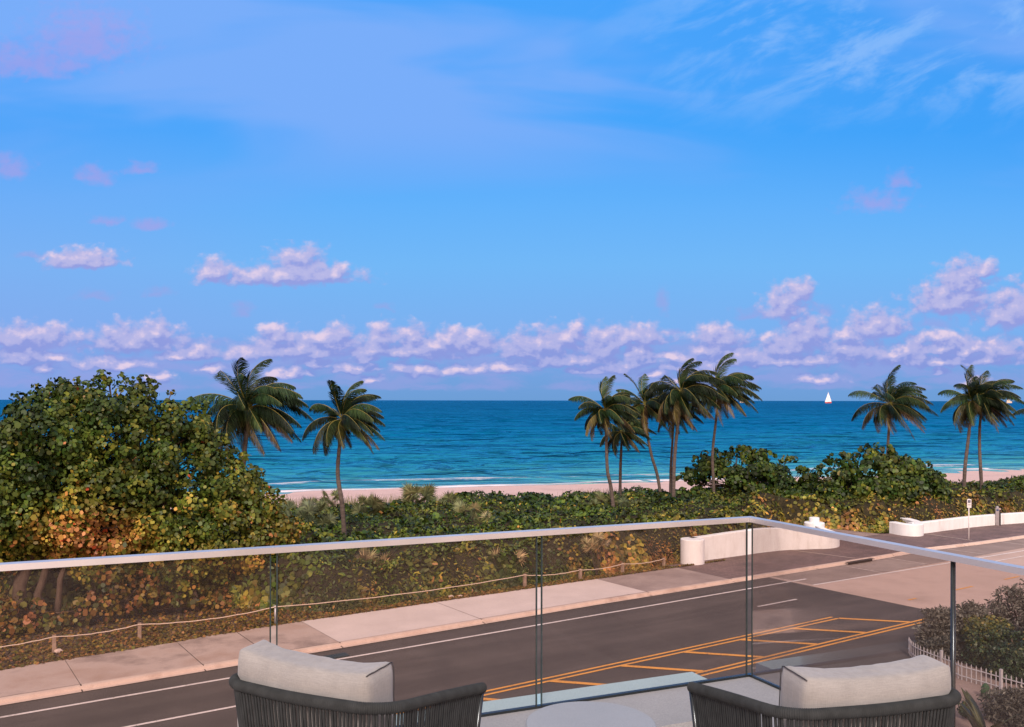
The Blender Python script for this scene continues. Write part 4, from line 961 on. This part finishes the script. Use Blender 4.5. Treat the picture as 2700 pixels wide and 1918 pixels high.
gl = empty('glass_balustrade', bal(0, 0, ZB)); tag(gl, 'frameless glass railing with slim metal handrail around the balcony corner', 'railing'); og = Vector(gl.location)
def gpart(name, mat, sl, parent=None, mi=None):
    mb = MB(); 
    for q in sl: slab(mb, *q)
    mb.v = [(v[0] - og.x, v[1] - og.y, v[2] - og.z) for v in mb.v]
    if mi: mb.m = [mi[i % 6] for i in range(len(mb.f))]
    return mb.build(name, mat, parent or gl)
T = .012; ZR = CZ - .73
def panel(a0, a1, front=True):
    q = (a0, a1, -T / 2, T / 2, ZB + .012, ZR - .018) if front else (-T / 2, T / 2, a0, a1, ZB + .012, ZR - .018)
    # faces: bottom, top, c0 side, a1 end, c1 side, a0 end
    e = .006 if front else .001; z0, z1 = q[4], q[5]
    qs = [(a0 + e, a1 - e, -T / 2, T / 2, z0, z1), (a0, a0 + e, -T / 2, T / 2, z0, z1), (a1 - e, a1, -T / 2, T / 2, z0, z1)] if front else [(-T / 2, T / 2, a0 + e, a1 - e, z0, z1), (-T / 2, T / 2, a0, a0 + e, z0, z1), (-T / 2, T / 2, a1 - e, a1, z0, z1)]
    mb = MB()
    for q in qs: slab(mb, *q)
    mb.v = [(v[0] - og.x, v[1] - og.y, v[2] - og.z) for v in mb.v]; mb.m = ([1, 1, 0, 1, 0, 1] if front else [1, 1, 1, 0, 1, 0]) + [1] * 12
    del mb.f[5 if front else 2]; del mb.m[5 if front else 2]     # the clear pane carries on into its polished edges
    del mb.f[3 if front else 3]; del mb.m[3 if front else 3]
    mb.build('glass_panel', [M['glass'], M['glass_edge']], gl)
G_ = .013
panel(.022, 1.467 - G_); panel(1.467 + G_, 2.929 - G_); panel(2.929 + G_, 4.395 - G_); panel(4.395 + G_, 5.86)
panel(.022, 1.496, False); panel(1.504, 2.98, False)
gpart('handrail', M['alu'], [(-.027, 4.34, -.028, .028, ZR - .029, ZR)]); 
gpart('handrail', M['alu'], [(4.3415, 9, -.028, .028, ZR - .029, ZR)]); gpart('handrail', M['alu'], [(-.027, .027, .029, 4.5, ZR - .029, ZR)])
gpart('base_channel', M['dark_metal'], [(-.014, 9, -.014, .014, ZB - .001, ZB + .014)]); gpart('base_channel', M['dark_metal'], [(-.014, .014, .015, 5, ZB - .001, ZB + .014)])
p = bal(0, 1.50, 0); mb = MB(); mb.tube([(p.x - og.x, p.y - og.y, -.6), (p.x - og.x, p.y - og.y, ZR - ZB - .03)], .0115, 14); mb.build('post', M['dark_metal'], gl, True)

# ------------------------------------------------------------------ side table
c = Vector(((1560 - CX) / F * 3.68, 3.70, ZB - .062)); root = empty('side_table', c); tag(root, 'low round grey side table between the two rope armchairs', 'table')
mb = MB(); mb.lathe((0, 0, .445), [(.262, 0), (.268, .004), (.268, .016), (.264, .02)], 64); mb.build('table_top', M['table'], root)
mb = MB(); mb.lathe((0, 0, 0), [(.16, 0), (.16, .012), (.022, .03), (.022, .443)], 32); mb.build('pedestal', M['dark_metal'], root, True)

# ------------------------------------------------------------------ armchairs
def chair_path(n=None):
    W = .325; r = .125; L = .60; pts = []
    def hz(y): t = min(max(y / L, 0), 1); return .868 - .095 * t ** 1.15
    k = 26
    for i in range(k): y = L - (L - r) * i / k; pts.append(Vector((-W - .012 * (y / L), y, hz(y))))
    for i in range(14): a = R(180 + 90 * i / 14); pts.append(Vector((-W + r + r * math.cos(a), r + r * math.sin(a), hz(r + r * math.sin(a)))))
    for i in range(24): x = -W + r + (2 * W - 2 * r) * i / 24; pts.append(Vector((x, -.012 * math.sin(math.pi * i / 24), .868)))
    for i in range(14): a = R(270 + 90 * i / 14); pts.append(Vector((W - r + r * math.cos(a), r + r * math.sin(a), hz(r + r * math.sin(a)))))
    for i in range(k + 1): y = r + (L - r) * i / k; pts.append(Vector((W + .012 * (y / L), y, hz(y))))
    return pts
def resample(pts, step):
    out = [pts[0].copy()]; acc = 0
    for i in range(len(pts) - 1):
        a, b = pts[i], pts[i + 1]; L = (b - a).length; d = step - acc
        while d <= L: out.append(a.lerp(b, d / L)); d += step
        acc = (acc + L) % step if L < step - acc else L - (d - step)
    return out
def cushion(w, h, t, nx=28, nz=14, nt=8, bend=.0, seed=0, puff=.02, rr=.022):
    bm = bmesh.new(); rs = np.random.RandomState(seed)
    vs = {}
    def P(u, v, q):            # pinched corners, sagging top
        return P_(u, v, q)
    def P_(u, v, q):            # u,v,q in -1..1 surface of the box -> soft box
        x, z, y = u * w / 2, v * h / 2, q * t / 2
        ex = max(0, abs(x) - (w / 2 - rr)); ez = max(0, abs(z) - (h / 2 - rr)); ey = max(0, abs(y) - (t / 2 - rr)); l = math.sqrt(ex * ex + ey * ey + ez * ez)
        if l > rr: 
            k = rr / l; x = math.copysign(abs(x) - ex + ex * k, x) if ex else x; z = math.copysign(abs(z) - ez + ez * k, z) if ez else z; y = math.copysign(abs(y) - ey + ey * k, y) if ey else y
        pf = (1 - u * u) * (1 - v * v); y += q * puff * pf; x += u * abs(u) * .006 * (1 - v * v); z += (v > 0) * v * (.010 * abs(u) ** 3 - .005 * (1 - u * u)); y *= 1 - .10 * abs(v) ** 6 * (1 - abs(u) ** 4)
        wn = (float(vnoise(u * 3 + 7, v * 2.5 + seed, 3)) - .5) * .010 + (float(vnoise(u * 8, v * 5 + q * 3, 6 + seed)) - .5) * .004
        y += wn * q; z += wn * .5 * (1 if v > 0 else 0)
        y += bend * u * u
        return (x, y, z)
    def key(a): return tuple(round(c, 5) for c in a)
    def vert(u, v, q):
        k = (round(u, 4), round(v, 4), round(q, 4))
        if k not in vs: vs[k] = bm.verts.new(P(u, v, q))
        return vs[k]
    U = [-1 + 2 * i / nx for i in range(nx + 1)]; V = [-1 + 2 * i / nz for i in range(nz + 1)]; Q = [-1 + 2 * i / nt for i in range(nt + 1)]
    for q in (-1, 1):
        for i in range(nx):
            for j in range(nz):
                f = [vert(U[i], V[j], q), vert(U[i + 1], V[j], q), vert(U[i + 1], V[j + 1], q), vert(U[i], V[j + 1], q)]; bm.faces.new(f if q < 0 else f[::-1])
    for v in (-1, 1):
        for i in range(nx):
            for k in range(nt):
                f = [vert(U[i], v, Q[k]), vert(U[i + 1], v, Q[k]), vert(U[i + 1], v, Q[k + 1]), vert(U[i], v, Q[k + 1])]; bm.faces.new(f if v > 0 else f[::-1])
    for u in (-1, 1):
        for j in range(nz):
            for k in range(nt):
                f = [vert(u, V[j], Q[k]), vert(u, V[j + 1], Q[k]), vert(u, V[j + 1], Q[k + 1]), vert(u, V[j], Q[k + 1])]; bm.faces.new(f if u < 0 else f[::-1])
    me = bpy.data.meshes.new('cushion'); bm.to_mesh(me); bm.free(); return me, P
def make_chair(label, loc, rz, pip_side, cx=0, cz=0, tilt=0):
    root = empty('rope_armchair', loc, rz); tag(root, label, 'armchair', 'rope armchairs on the balcony')
    path = chair_path(); rp = resample(path, .0016); n = len(rp)
    rim = MB(); rad = []
    for i in range(n): ph = (i % 4) / 4; rad.append((.0160, .0178, .0186, .0178)[i % 4] + .0006 * math.sin(i * .013))
    rad[0] = rad[-1] = .012
    rim.tube(rp, rad, 14); rim.build('wrapped_rim', M['rope_dark'], root, True)
    ro = resample(path, .0138); st = MB(); low = []
    cen = Vector((0, .30, 0)); rr = random.Random(4)
    for i, p in enumerate(ro):
        q = Vector((p.x * .84, cen.y + (p.y - cen.y) * .86 + .02, .27)); low.append(q)
        j = rr.uniform(-.0022, .0022); m = p.lerp(q, .5) + Vector((0, 0, 0)); t = Vector((-(p.y - cen.y), p.x, 0)); t.normalize()
        dk = rr.uniform(-.003, .003)
        st.tube([p + t * j + Vector((0, 0, -.008)), p.lerp(q, .33) + t * (j + dk), p.lerp(q, .66) + t * (j - dk * .6), q], .0044, 6, False)
    st.build('rope_strands', M['rope_dark'], root, True)
    fr = MB(); fr.tube(low, .013, 8); fr.tube([low[0], low[-1]], .013, 8); fr.tube([ro[0] + Vector((0, .002, 0)), low[0]], .010, 8); fr.tube([ro[-1] + Vector((0, .002, 0)), low[-1]], .010, 8)
    for k in range(9):
        y = .08 + k * .06; fr.box((0, y, .262), (.50, .03, .012))
    fr.build('frame', M['dark_metal'], root, True)
    for sx in (-1, 1):
        for y, dy in ((.10, -.03), (.56, .03)):
            mb = MB(); mb.tube([(sx * .27, y, .262), (sx * .30, y + dy, .0)], [.014, .010], 8); mb.build('leg', M['dark_metal'], root, True)
    me, _ = cushion(.56, .62, .15, nz=10, nt=6, seed=3, puff=.012); o = link('seat_cushion', me, M['cloth'], root, True); o.rotation_euler = (R(-90), 0, 0); o.location = (0, .36, .345)
    me, P = cushion(.535, .56, .145, bend=.020, seed=5 if pip_side > 0 else 9, puff=.024); o = link('back_cushion', me, M['cloth'], root, True)
    o.rotation_euler = (R(3), R(tilt), 0); o.location = (cx, .125, .675 + cz)
    pb = MB()
    pl = [Vector(P(pip_side * 1.0, v, .985)) for v in [-1 + 2 * i / 24 for i in range(25)]]
    pb.tube([p + Vector((pip_side * .002, .002, 0)) for p in pl], .0018, 5)
    pl = [Vector(P(pip_side * .985, .985, q)) + Vector((pip_side * .002, 0, .002)) for q in [-1 + 2 * i / 14 for i in range(15)]]
    pb.tube(pl, .0019, 5)
    k = pb.build('piping', M['piping'], o, True)
    return root
ZF = ZB - .062
make_chair('left dark rope armchair with pale cushion, angled to the right', (-.672, 2.80, ZF), R(-26.5), 1, -.045, -.004, 1.6)
make_chair('right dark rope armchair with pale cushion, angled to the left', (1.120, 2.705, ZF), R(15), -1, .040, -.006, -.2)

# ------------------------------------------------------------------ world
SUN_EL = R(34); SUN_AZ = R(184)      # direction towards the sun, measured clockwise from +Y
w = bpy.data.worlds.new('World'); scene.world = w; w.use_nodes = True; nt = w.node_tree
for n_ in list(nt.nodes): nt.nodes.remove(n_)
out = nt.nodes.new('ShaderNodeOutputWorld'); bg = nt.nodes.new('ShaderNodeBackground'); nt.links.new(bg.outputs[0], out.inputs[0])
tc = nt.nodes.new('ShaderNodeTexCoord'); sx = nt.nodes.new('ShaderNodeSeparateXYZ'); nt.links.new(tc.outputs['Generated'], sx.inputs[0])
X_, Y_, Z_ = sx.outputs
yc = mth(nt, 'MAXIMUM', Y_, .08); u_ = mth(nt, 'DIVIDE', X_, yc); v_ = mth(nt, 'DIVIDE', Z_, yc)
uvn = nt.nodes.new('ShaderNodeCombineXYZ'); nt.links.new(u_, uvn.inputs[0]); nt.links.new(v_, uvn.inputs[1]); UV = uvn.outputs[0]
def dU(x): return (x * 1.1811 - 1350) / F
def dV(y): return (1056 - y * 1.1811) / F
SOLID = [(640, 612, 150, 22), (668, 590, 62, 40), (478, 604, 38, 26), (560, 612, 60, 18), (755, 605, 30, 18), (182, 578, 82, 22), (1755, 672, 52, 36), (1785, 645, 30, 24), (1960, 720, 72, 32), (2125, 660, 85, 40), (2150, 615, 50, 40), (2195, 595, 26, 22),
         (2262, 680, 70, 48), (60, 750, 120, 26), (300, 755, 110, 32), (345, 735, 40, 26), (440, 782, 60, 18), (600, 778, 60, 24), (670, 775, 100, 26), (752, 745, 28, 26), (700, 808, 40, 14), (840, 775, 60, 24), (920, 750, 34, 26), (930, 775, 110, 26), (1030, 755, 50, 20),
         (1210, 760, 90, 30), (1345, 762, 50, 34), (1290, 740, 26, 24), (1430, 775, 40, 22), (1610, 750, 60, 26), (1640, 790, 110, 26), (1760, 765, 60, 30), (1800, 735, 46, 38), (1900, 775, 60, 28), (2045, 778, 46, 26), (2150, 770, 50, 24), (2230, 775, 60, 24), (1130, 820, 60, 12), (1030, 825, 60, 14), (110, 800, 50, 12), (250, 812, 90, 12), (1280, 800, 140, 20), (1750, 800, 160, 18), (2100, 800, 170, 16)]
FAINT = [(215, 660, 44, 13), (350, 650, 34, 12), (545, 690, 26, 16), (1480, 668, 16, 30), (1955, 445, 70, 26), (2005, 400, 34, 20), (210, 390, 45, 22), (20, 372, 50, 28), (320, 375, 36, 16), (335, 497, 38, 13), (860, 685, 22, 8), (70, 570, 34, 9), (1500, 742, 26, 6), (190, 70, 120, 66), (60, 130, 150, 40), (1680, 700, 40, 12), (2080, 720, 50, 14), (240, 490, 40, 10), (1840, 690, 30, 12)]
def vnode(nt_, op, a, b=None, c=None):
    m = nt_.nodes.new('ShaderNodeVectorMath'); m.operation = op
    for i, val in enumerate((a, b, c)):
        if val is None: continue
        if hasattr(val, 'links'): nt_.links.new(val, m.inputs[i])
        else: m.inputs[i].default_value = val
    return m
def ntex(gr, vec, scl, detail, rough=.5, dist=0.0):
    mp = vnode(gr, 'MULTIPLY', vec, (*scl, 1)); n = gr.nodes.new('ShaderNodeTexNoise'); n.noise_dimensions = '2D'; n.inputs['Scale'].default_value = 1
    n.inputs['Detail'].default_value = detail; n.inputs['Roughness'].default_value = rough; n.inputs['Distortion'].default_value = dist; gr.links.new(mp.outputs[0], n.inputs[0]); return n
def sstep_(t, x, a, b, t0=0, t1=1):
    m = t.nodes.new('ShaderNodeMapRange'); m.interpolation_type = 'SMOOTHSTEP'; m.inputs['From Min'].default_value = a; m.inputs['From Max'].default_value = b
    m.inputs['To Min'].default_value = t0; m.inputs['To Max'].default_value = t1; t.links.new(x, m.inputs[0]); return m.outputs[0]
def cloud_group(name, solid, faint, band):
    """density of a set of cumulus clouds (and, low down, of the stretched horizon band) at a point of the sky"""
    gr = bpy.data.node_groups.new(name, 'ShaderNodeTree')
    gr.interface.new_socket('P', in_out='INPUT', socket_type='NodeSocketVector'); gr.interface.new_socket('D', in_out='OUTPUT', socket_type='NodeSocketFloat'); gr.interface.new_socket('Fnt', in_out='OUTPUT', socket_type='NodeSocketFloat')
    gi = gr.nodes.new('NodeGroupInput'); go = gr.nodes.new('NodeGroupOutput'); P = gi.outputs[0]
    nz = ntex(gr, P, (30, 42), 3, .55); wv = vnode(gr, 'SUBTRACT', nz.outputs[1], (.5, .5, .5)); wp = vnode(gr, 'MULTIPLY_ADD', wv.outputs[0], (.020, .016, 0), P).outputs[0]
    nf = ntex(gr, P, (70, 90), 4, .5); nn = mth(gr, 'MULTIPLY_ADD', nf.outputs[0], 1.25, -.50)
    def field(lst, k):
        cur = None
        for (x, y, rx, ry) in lst:                   # flat-based ellipses
            ix, iy = F / (rx * 1.1811 * k), F / (ry * 1.38 * 1.1811 * k); yb = y + ry * .5; q = vnode(gr, 'MULTIPLY_ADD', wp, (ix, iy, 0), (-dU(x) * ix, -dV(yb) * iy, 0)).outputs[0]
            l = vnode(gr, 'LENGTH', vnode(gr, 'MAXIMUM', q, vnode(gr, 'MULTIPLY', q, (1, -2.4, 1)).outputs[0]).outputs[0]).outputs['Value']
            cur = l if cur is None else mth(gr, 'MINIMUM', cur, l)
        return mth(gr, 'ADD', mth(gr, 'SUBTRACT', 1.0, cur), nn)
    d = field(solid, 1.22) if solid else None; fnt = field(faint, 1.25) if faint else None
    if band:
        nb = ntex(gr, wp, (12, 64), 4, .55); sv = gr.nodes.new('ShaderNodeSeparateXYZ'); gr.links.new(P, sv.inputs[0]); v = sv.outputs[1]
        bb = mth(gr, 'MULTIPLY', sstep_(gr, v, .105, .055), sstep_(gr, v, -.002, .016)); dB = mth(gr, 'MULTIPLY_ADD', nb.outputs[0], 3.0, -.62)
        dB = mth(gr, 'SUBTRACT', mth(gr, 'MULTIPLY_ADD', bb, 3.0, dB), 3.2); d2 = dB
    if d is not None: gr.links.new(d, go.inputs[0])
    else: go.inputs[0].default_value = -2
    if band: fnt = mth(gr, 'MAXIMUM', fnt, d2)
    if fnt is not None: gr.links.new(fnt, go.inputs[1])
    else: go.inputs[1].default_value = -2
    return gr
sstep = lambda x, a, b, t0=0, t1=1: sstep_(nt, x, a, b, t0, t1)
# clear sky
def srgb(r, g, b): return tuple((c / 255 / 12.92) if c / 255 <= .04045 else ((c / 255 + .055) / 1.055) ** 2.4 for c in (r, g, b))
vr = mth(nt, 'MULTIPLY', v_, 2.0, clamp=True)
clear = ramp(nt, vr, [(0, srgb(110, 158, 214)), (.06, srgb(116, 163, 224)), (.16, srgb(124, 177, 240)), (.30, srgb(115, 184, 247)), (.43, srgb(100, 178, 251)), (.60, srgb(70, 166, 252)), (.75, srgb(76, 165, 252)), (1, srgb(68, 161, 251))])
right = mth(nt, 'MULTIPLY', sstep(u_, .0, .6), sstep(v_, .15, .42)); clear = mixc(nt, clear, srgb(52, 150, 240), mth(nt, 'MULTIPLY', right, .45))
left = mth(nt, 'MULTIPLY', sstep(u_, -.1, -.6), sstep(v_, .5, .0)); clear = mixc(nt, clear, srgb(138, 166, 236), mth(nt, 'MULTIPLY', left, .45))
clear_low = clear
# high veil and cirrus
veil = ntex(nt, UV, (1.7, 8), 4, .5, .4); vf = mth(nt, 'MULTIPLY', sstep(veil.outputs[0], .36, .62), sstep(v_, .20, .31)); up = mixc(nt, clear, srgb(130, 176, 249), mth(nt, 'MULTIPLY', vf, .8))
rot2 = nt.nodes.new('ShaderNodeMapping'); rot2.inputs['Rotation'].default_value = (0, 0, R(-22)); nt.links.new(UV, rot2.inputs[0])
cir = ntex(nt, rot2.outputs[0], (7, 22), 5, .62, .25); cfac = mth(nt, 'MULTIPLY', mth(nt, 'MULTIPLY', sstep(cir.outputs[0], .42, .70), sstep(v_, .28, .38)), sstep(u_, .0, .35)); up = mixc(nt, up, srgb(138, 188, 251), mth(nt, 'MULTIPLY', cfac, .8))
def shade(base, solid, faint, band, name, fcol=(160, 162, 226)):
    g = cloud_group(name, solid, faint, band)
    def cf(vec):
        g_ = nt.nodes.new('ShaderNodeGroup'); g_.node_tree = g; nt.links.new(vec, g_.inputs[0]); return g_
    A1 = cf(UV); sky = base
    if faint: sky = mixc(nt, sky, srgb(*fcol), mth(nt, 'MULTIPLY', sstep(A1.outputs[1], -.05, 1.1), .50))
    if solid:
        A2 = cf(vnode(nt, 'ADD', UV, (-.0040, .0085, 0)).outputs[0]); Lg = mth(nt, 'SUBTRACT', A1.outputs[0], A2.outputs[0]); hi = sstep(v_, .0, .10)
        base_c = mixc(nt, srgb(128, 150, 220), srgb(150, 158, 224), hi); mid_c = mixc(nt, srgb(166, 174, 230), srgb(186, 184, 230), hi)
        cc = mixc(nt, base_c, mid_c, sstep(Lg, -.30, .30)); cc = mixc(nt, cc, srgb(240, 216, 234), mth(nt, 'MULTIPLY', sstep(Lg, .30, 1.0), .85))
        sky = mixc(nt, sky, cc, mth(nt, 'MULTIPLY', sstep(A1.outputs[0], -.12, .62), .93))
    return sky
rb = random.Random(12)
for k in range(58):                                     # the crowd of small cumulus standing over the horizon
    t = rb.random(); yy = 742 + 112 * t; SOLID.append((rb.uniform(-20, 2300), yy, rb.uniform(26, 66) * (1.1 - .3 * t), rb.uniform(12, 24) * (1.05 - .55 * t)))
SPLIT = 985          # the sky is shaded in cells so that each holds only its own clouds
def near(l, f): return [b for b in l if f(b)]
SL = near(SOLID, lambda b: b[0] - b[2] * 1.9 < SPLIT); SR = near(SOLID, lambda b: b[0] + b[2] * 1.9 > SPLIT)
FL = near(FAINT, lambda b: b[1] > 520 and b[0] < SPLIT + 60); FR = near(FAINT, lambda b: b[1] > 520 and b[0] > SPLIT - 60); FU = near(FAINT, lambda b: b[1] < 560)
c_low_l = shade(clear_low, SL, FL, True, 'cloud_field_west'); c_low_r = shade(clear_low, SR, FR, True, 'cloud_field_east'); c_up = shade(up, [], FU, False, 'cloud_field_high', (178, 158, 226))
# after-sunset glow behind the camera; overhead, unseen brightness added to light the scene
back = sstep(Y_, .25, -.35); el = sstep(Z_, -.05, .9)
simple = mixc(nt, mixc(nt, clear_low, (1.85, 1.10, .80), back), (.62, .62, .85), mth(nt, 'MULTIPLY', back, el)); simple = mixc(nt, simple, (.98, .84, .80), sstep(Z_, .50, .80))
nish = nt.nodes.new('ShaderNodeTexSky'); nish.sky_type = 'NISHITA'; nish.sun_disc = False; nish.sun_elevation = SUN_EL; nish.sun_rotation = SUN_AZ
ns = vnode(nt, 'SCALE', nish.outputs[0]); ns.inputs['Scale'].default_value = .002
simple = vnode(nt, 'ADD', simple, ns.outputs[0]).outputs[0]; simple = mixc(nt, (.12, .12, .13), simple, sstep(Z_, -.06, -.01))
def bgn(c):
    b = nt.nodes.new('ShaderNodeBackground'); nt.links.new(c, b.inputs[0]); b.inputs[1].default_value = 1.0; return b.outputs[0]
def mixs(f, a, b):
    m = nt.nodes.new('ShaderNodeMixShader'); nt.links.new(f, m.inputs[0]); nt.links.new(a, m.inputs[1]); nt.links.new(b, m.inputs[2]); return m.outputs[0]
nt.nodes.remove(bg)
low = mixs(mth(nt, 'GREATER_THAN', u_, dU(SPLIT)), bgn(c_low_l), bgn(c_low_r))
front = mixs(mth(nt, 'GREATER_THAN', v_, dV(535)), low, bgn(c_up))
inside = mth(nt, 'MULTIPLY', mth(nt, 'GREATER_THAN', Y_, .3), mth(nt, 'MULTIPLY', mth(nt, 'GREATER_THAN', v_, -.004), mth(nt, 'LESS_THAN', v_, .62)))
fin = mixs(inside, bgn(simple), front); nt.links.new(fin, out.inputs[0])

sd = bpy.data.lights.new('Sun', 'SUN'); sd.energy = 3.4; sd.angle = R(11); sd.color = (1.0, .84, .76)
so = bpy.data.objects.new('sun_lamp', sd); COL.objects.link(so)
dirv = Vector((math.sin(SUN_AZ) * math.cos(SUN_EL), math.cos(SUN_AZ) * math.cos(SUN_EL), math.sin(SUN_EL)))
so.rotation_euler = dirv.to_track_quat('Z', 'Y').to_euler()

# ------------------------------------------------------------------ camera
cd = bpy.data.cameras.new('Camera'); cam = bpy.data.objects.new('camera', cd); COL.objects.link(cam); scene.camera = cam
cd.sensor_width = 36; cd.lens = 36 * F / 2700; cd.shift_y = (HY - 959) / 2700; cd.clip_start = .05; cd.clip_end = 200000
cam.matrix_world = Matrix.Translation((0, 0, CZ)) @ Matrix.Rotation(R(90), 4, 'X') @ Matrix.Rotation(R(.085), 4, 'Z')
scene.render.engine = 'CYCLES'
scene.render.resolution_x = 1024; scene.render.resolution_y = 727
scene.view_settings.view_transform = 'Standard'; scene.view_settings.look = 'None'; scene.view_settings.gamma = 1; scene.view_settings.exposure = 0
scene.cycles.transparent_max_bounces = 24; scene.cycles.max_bounces = 5
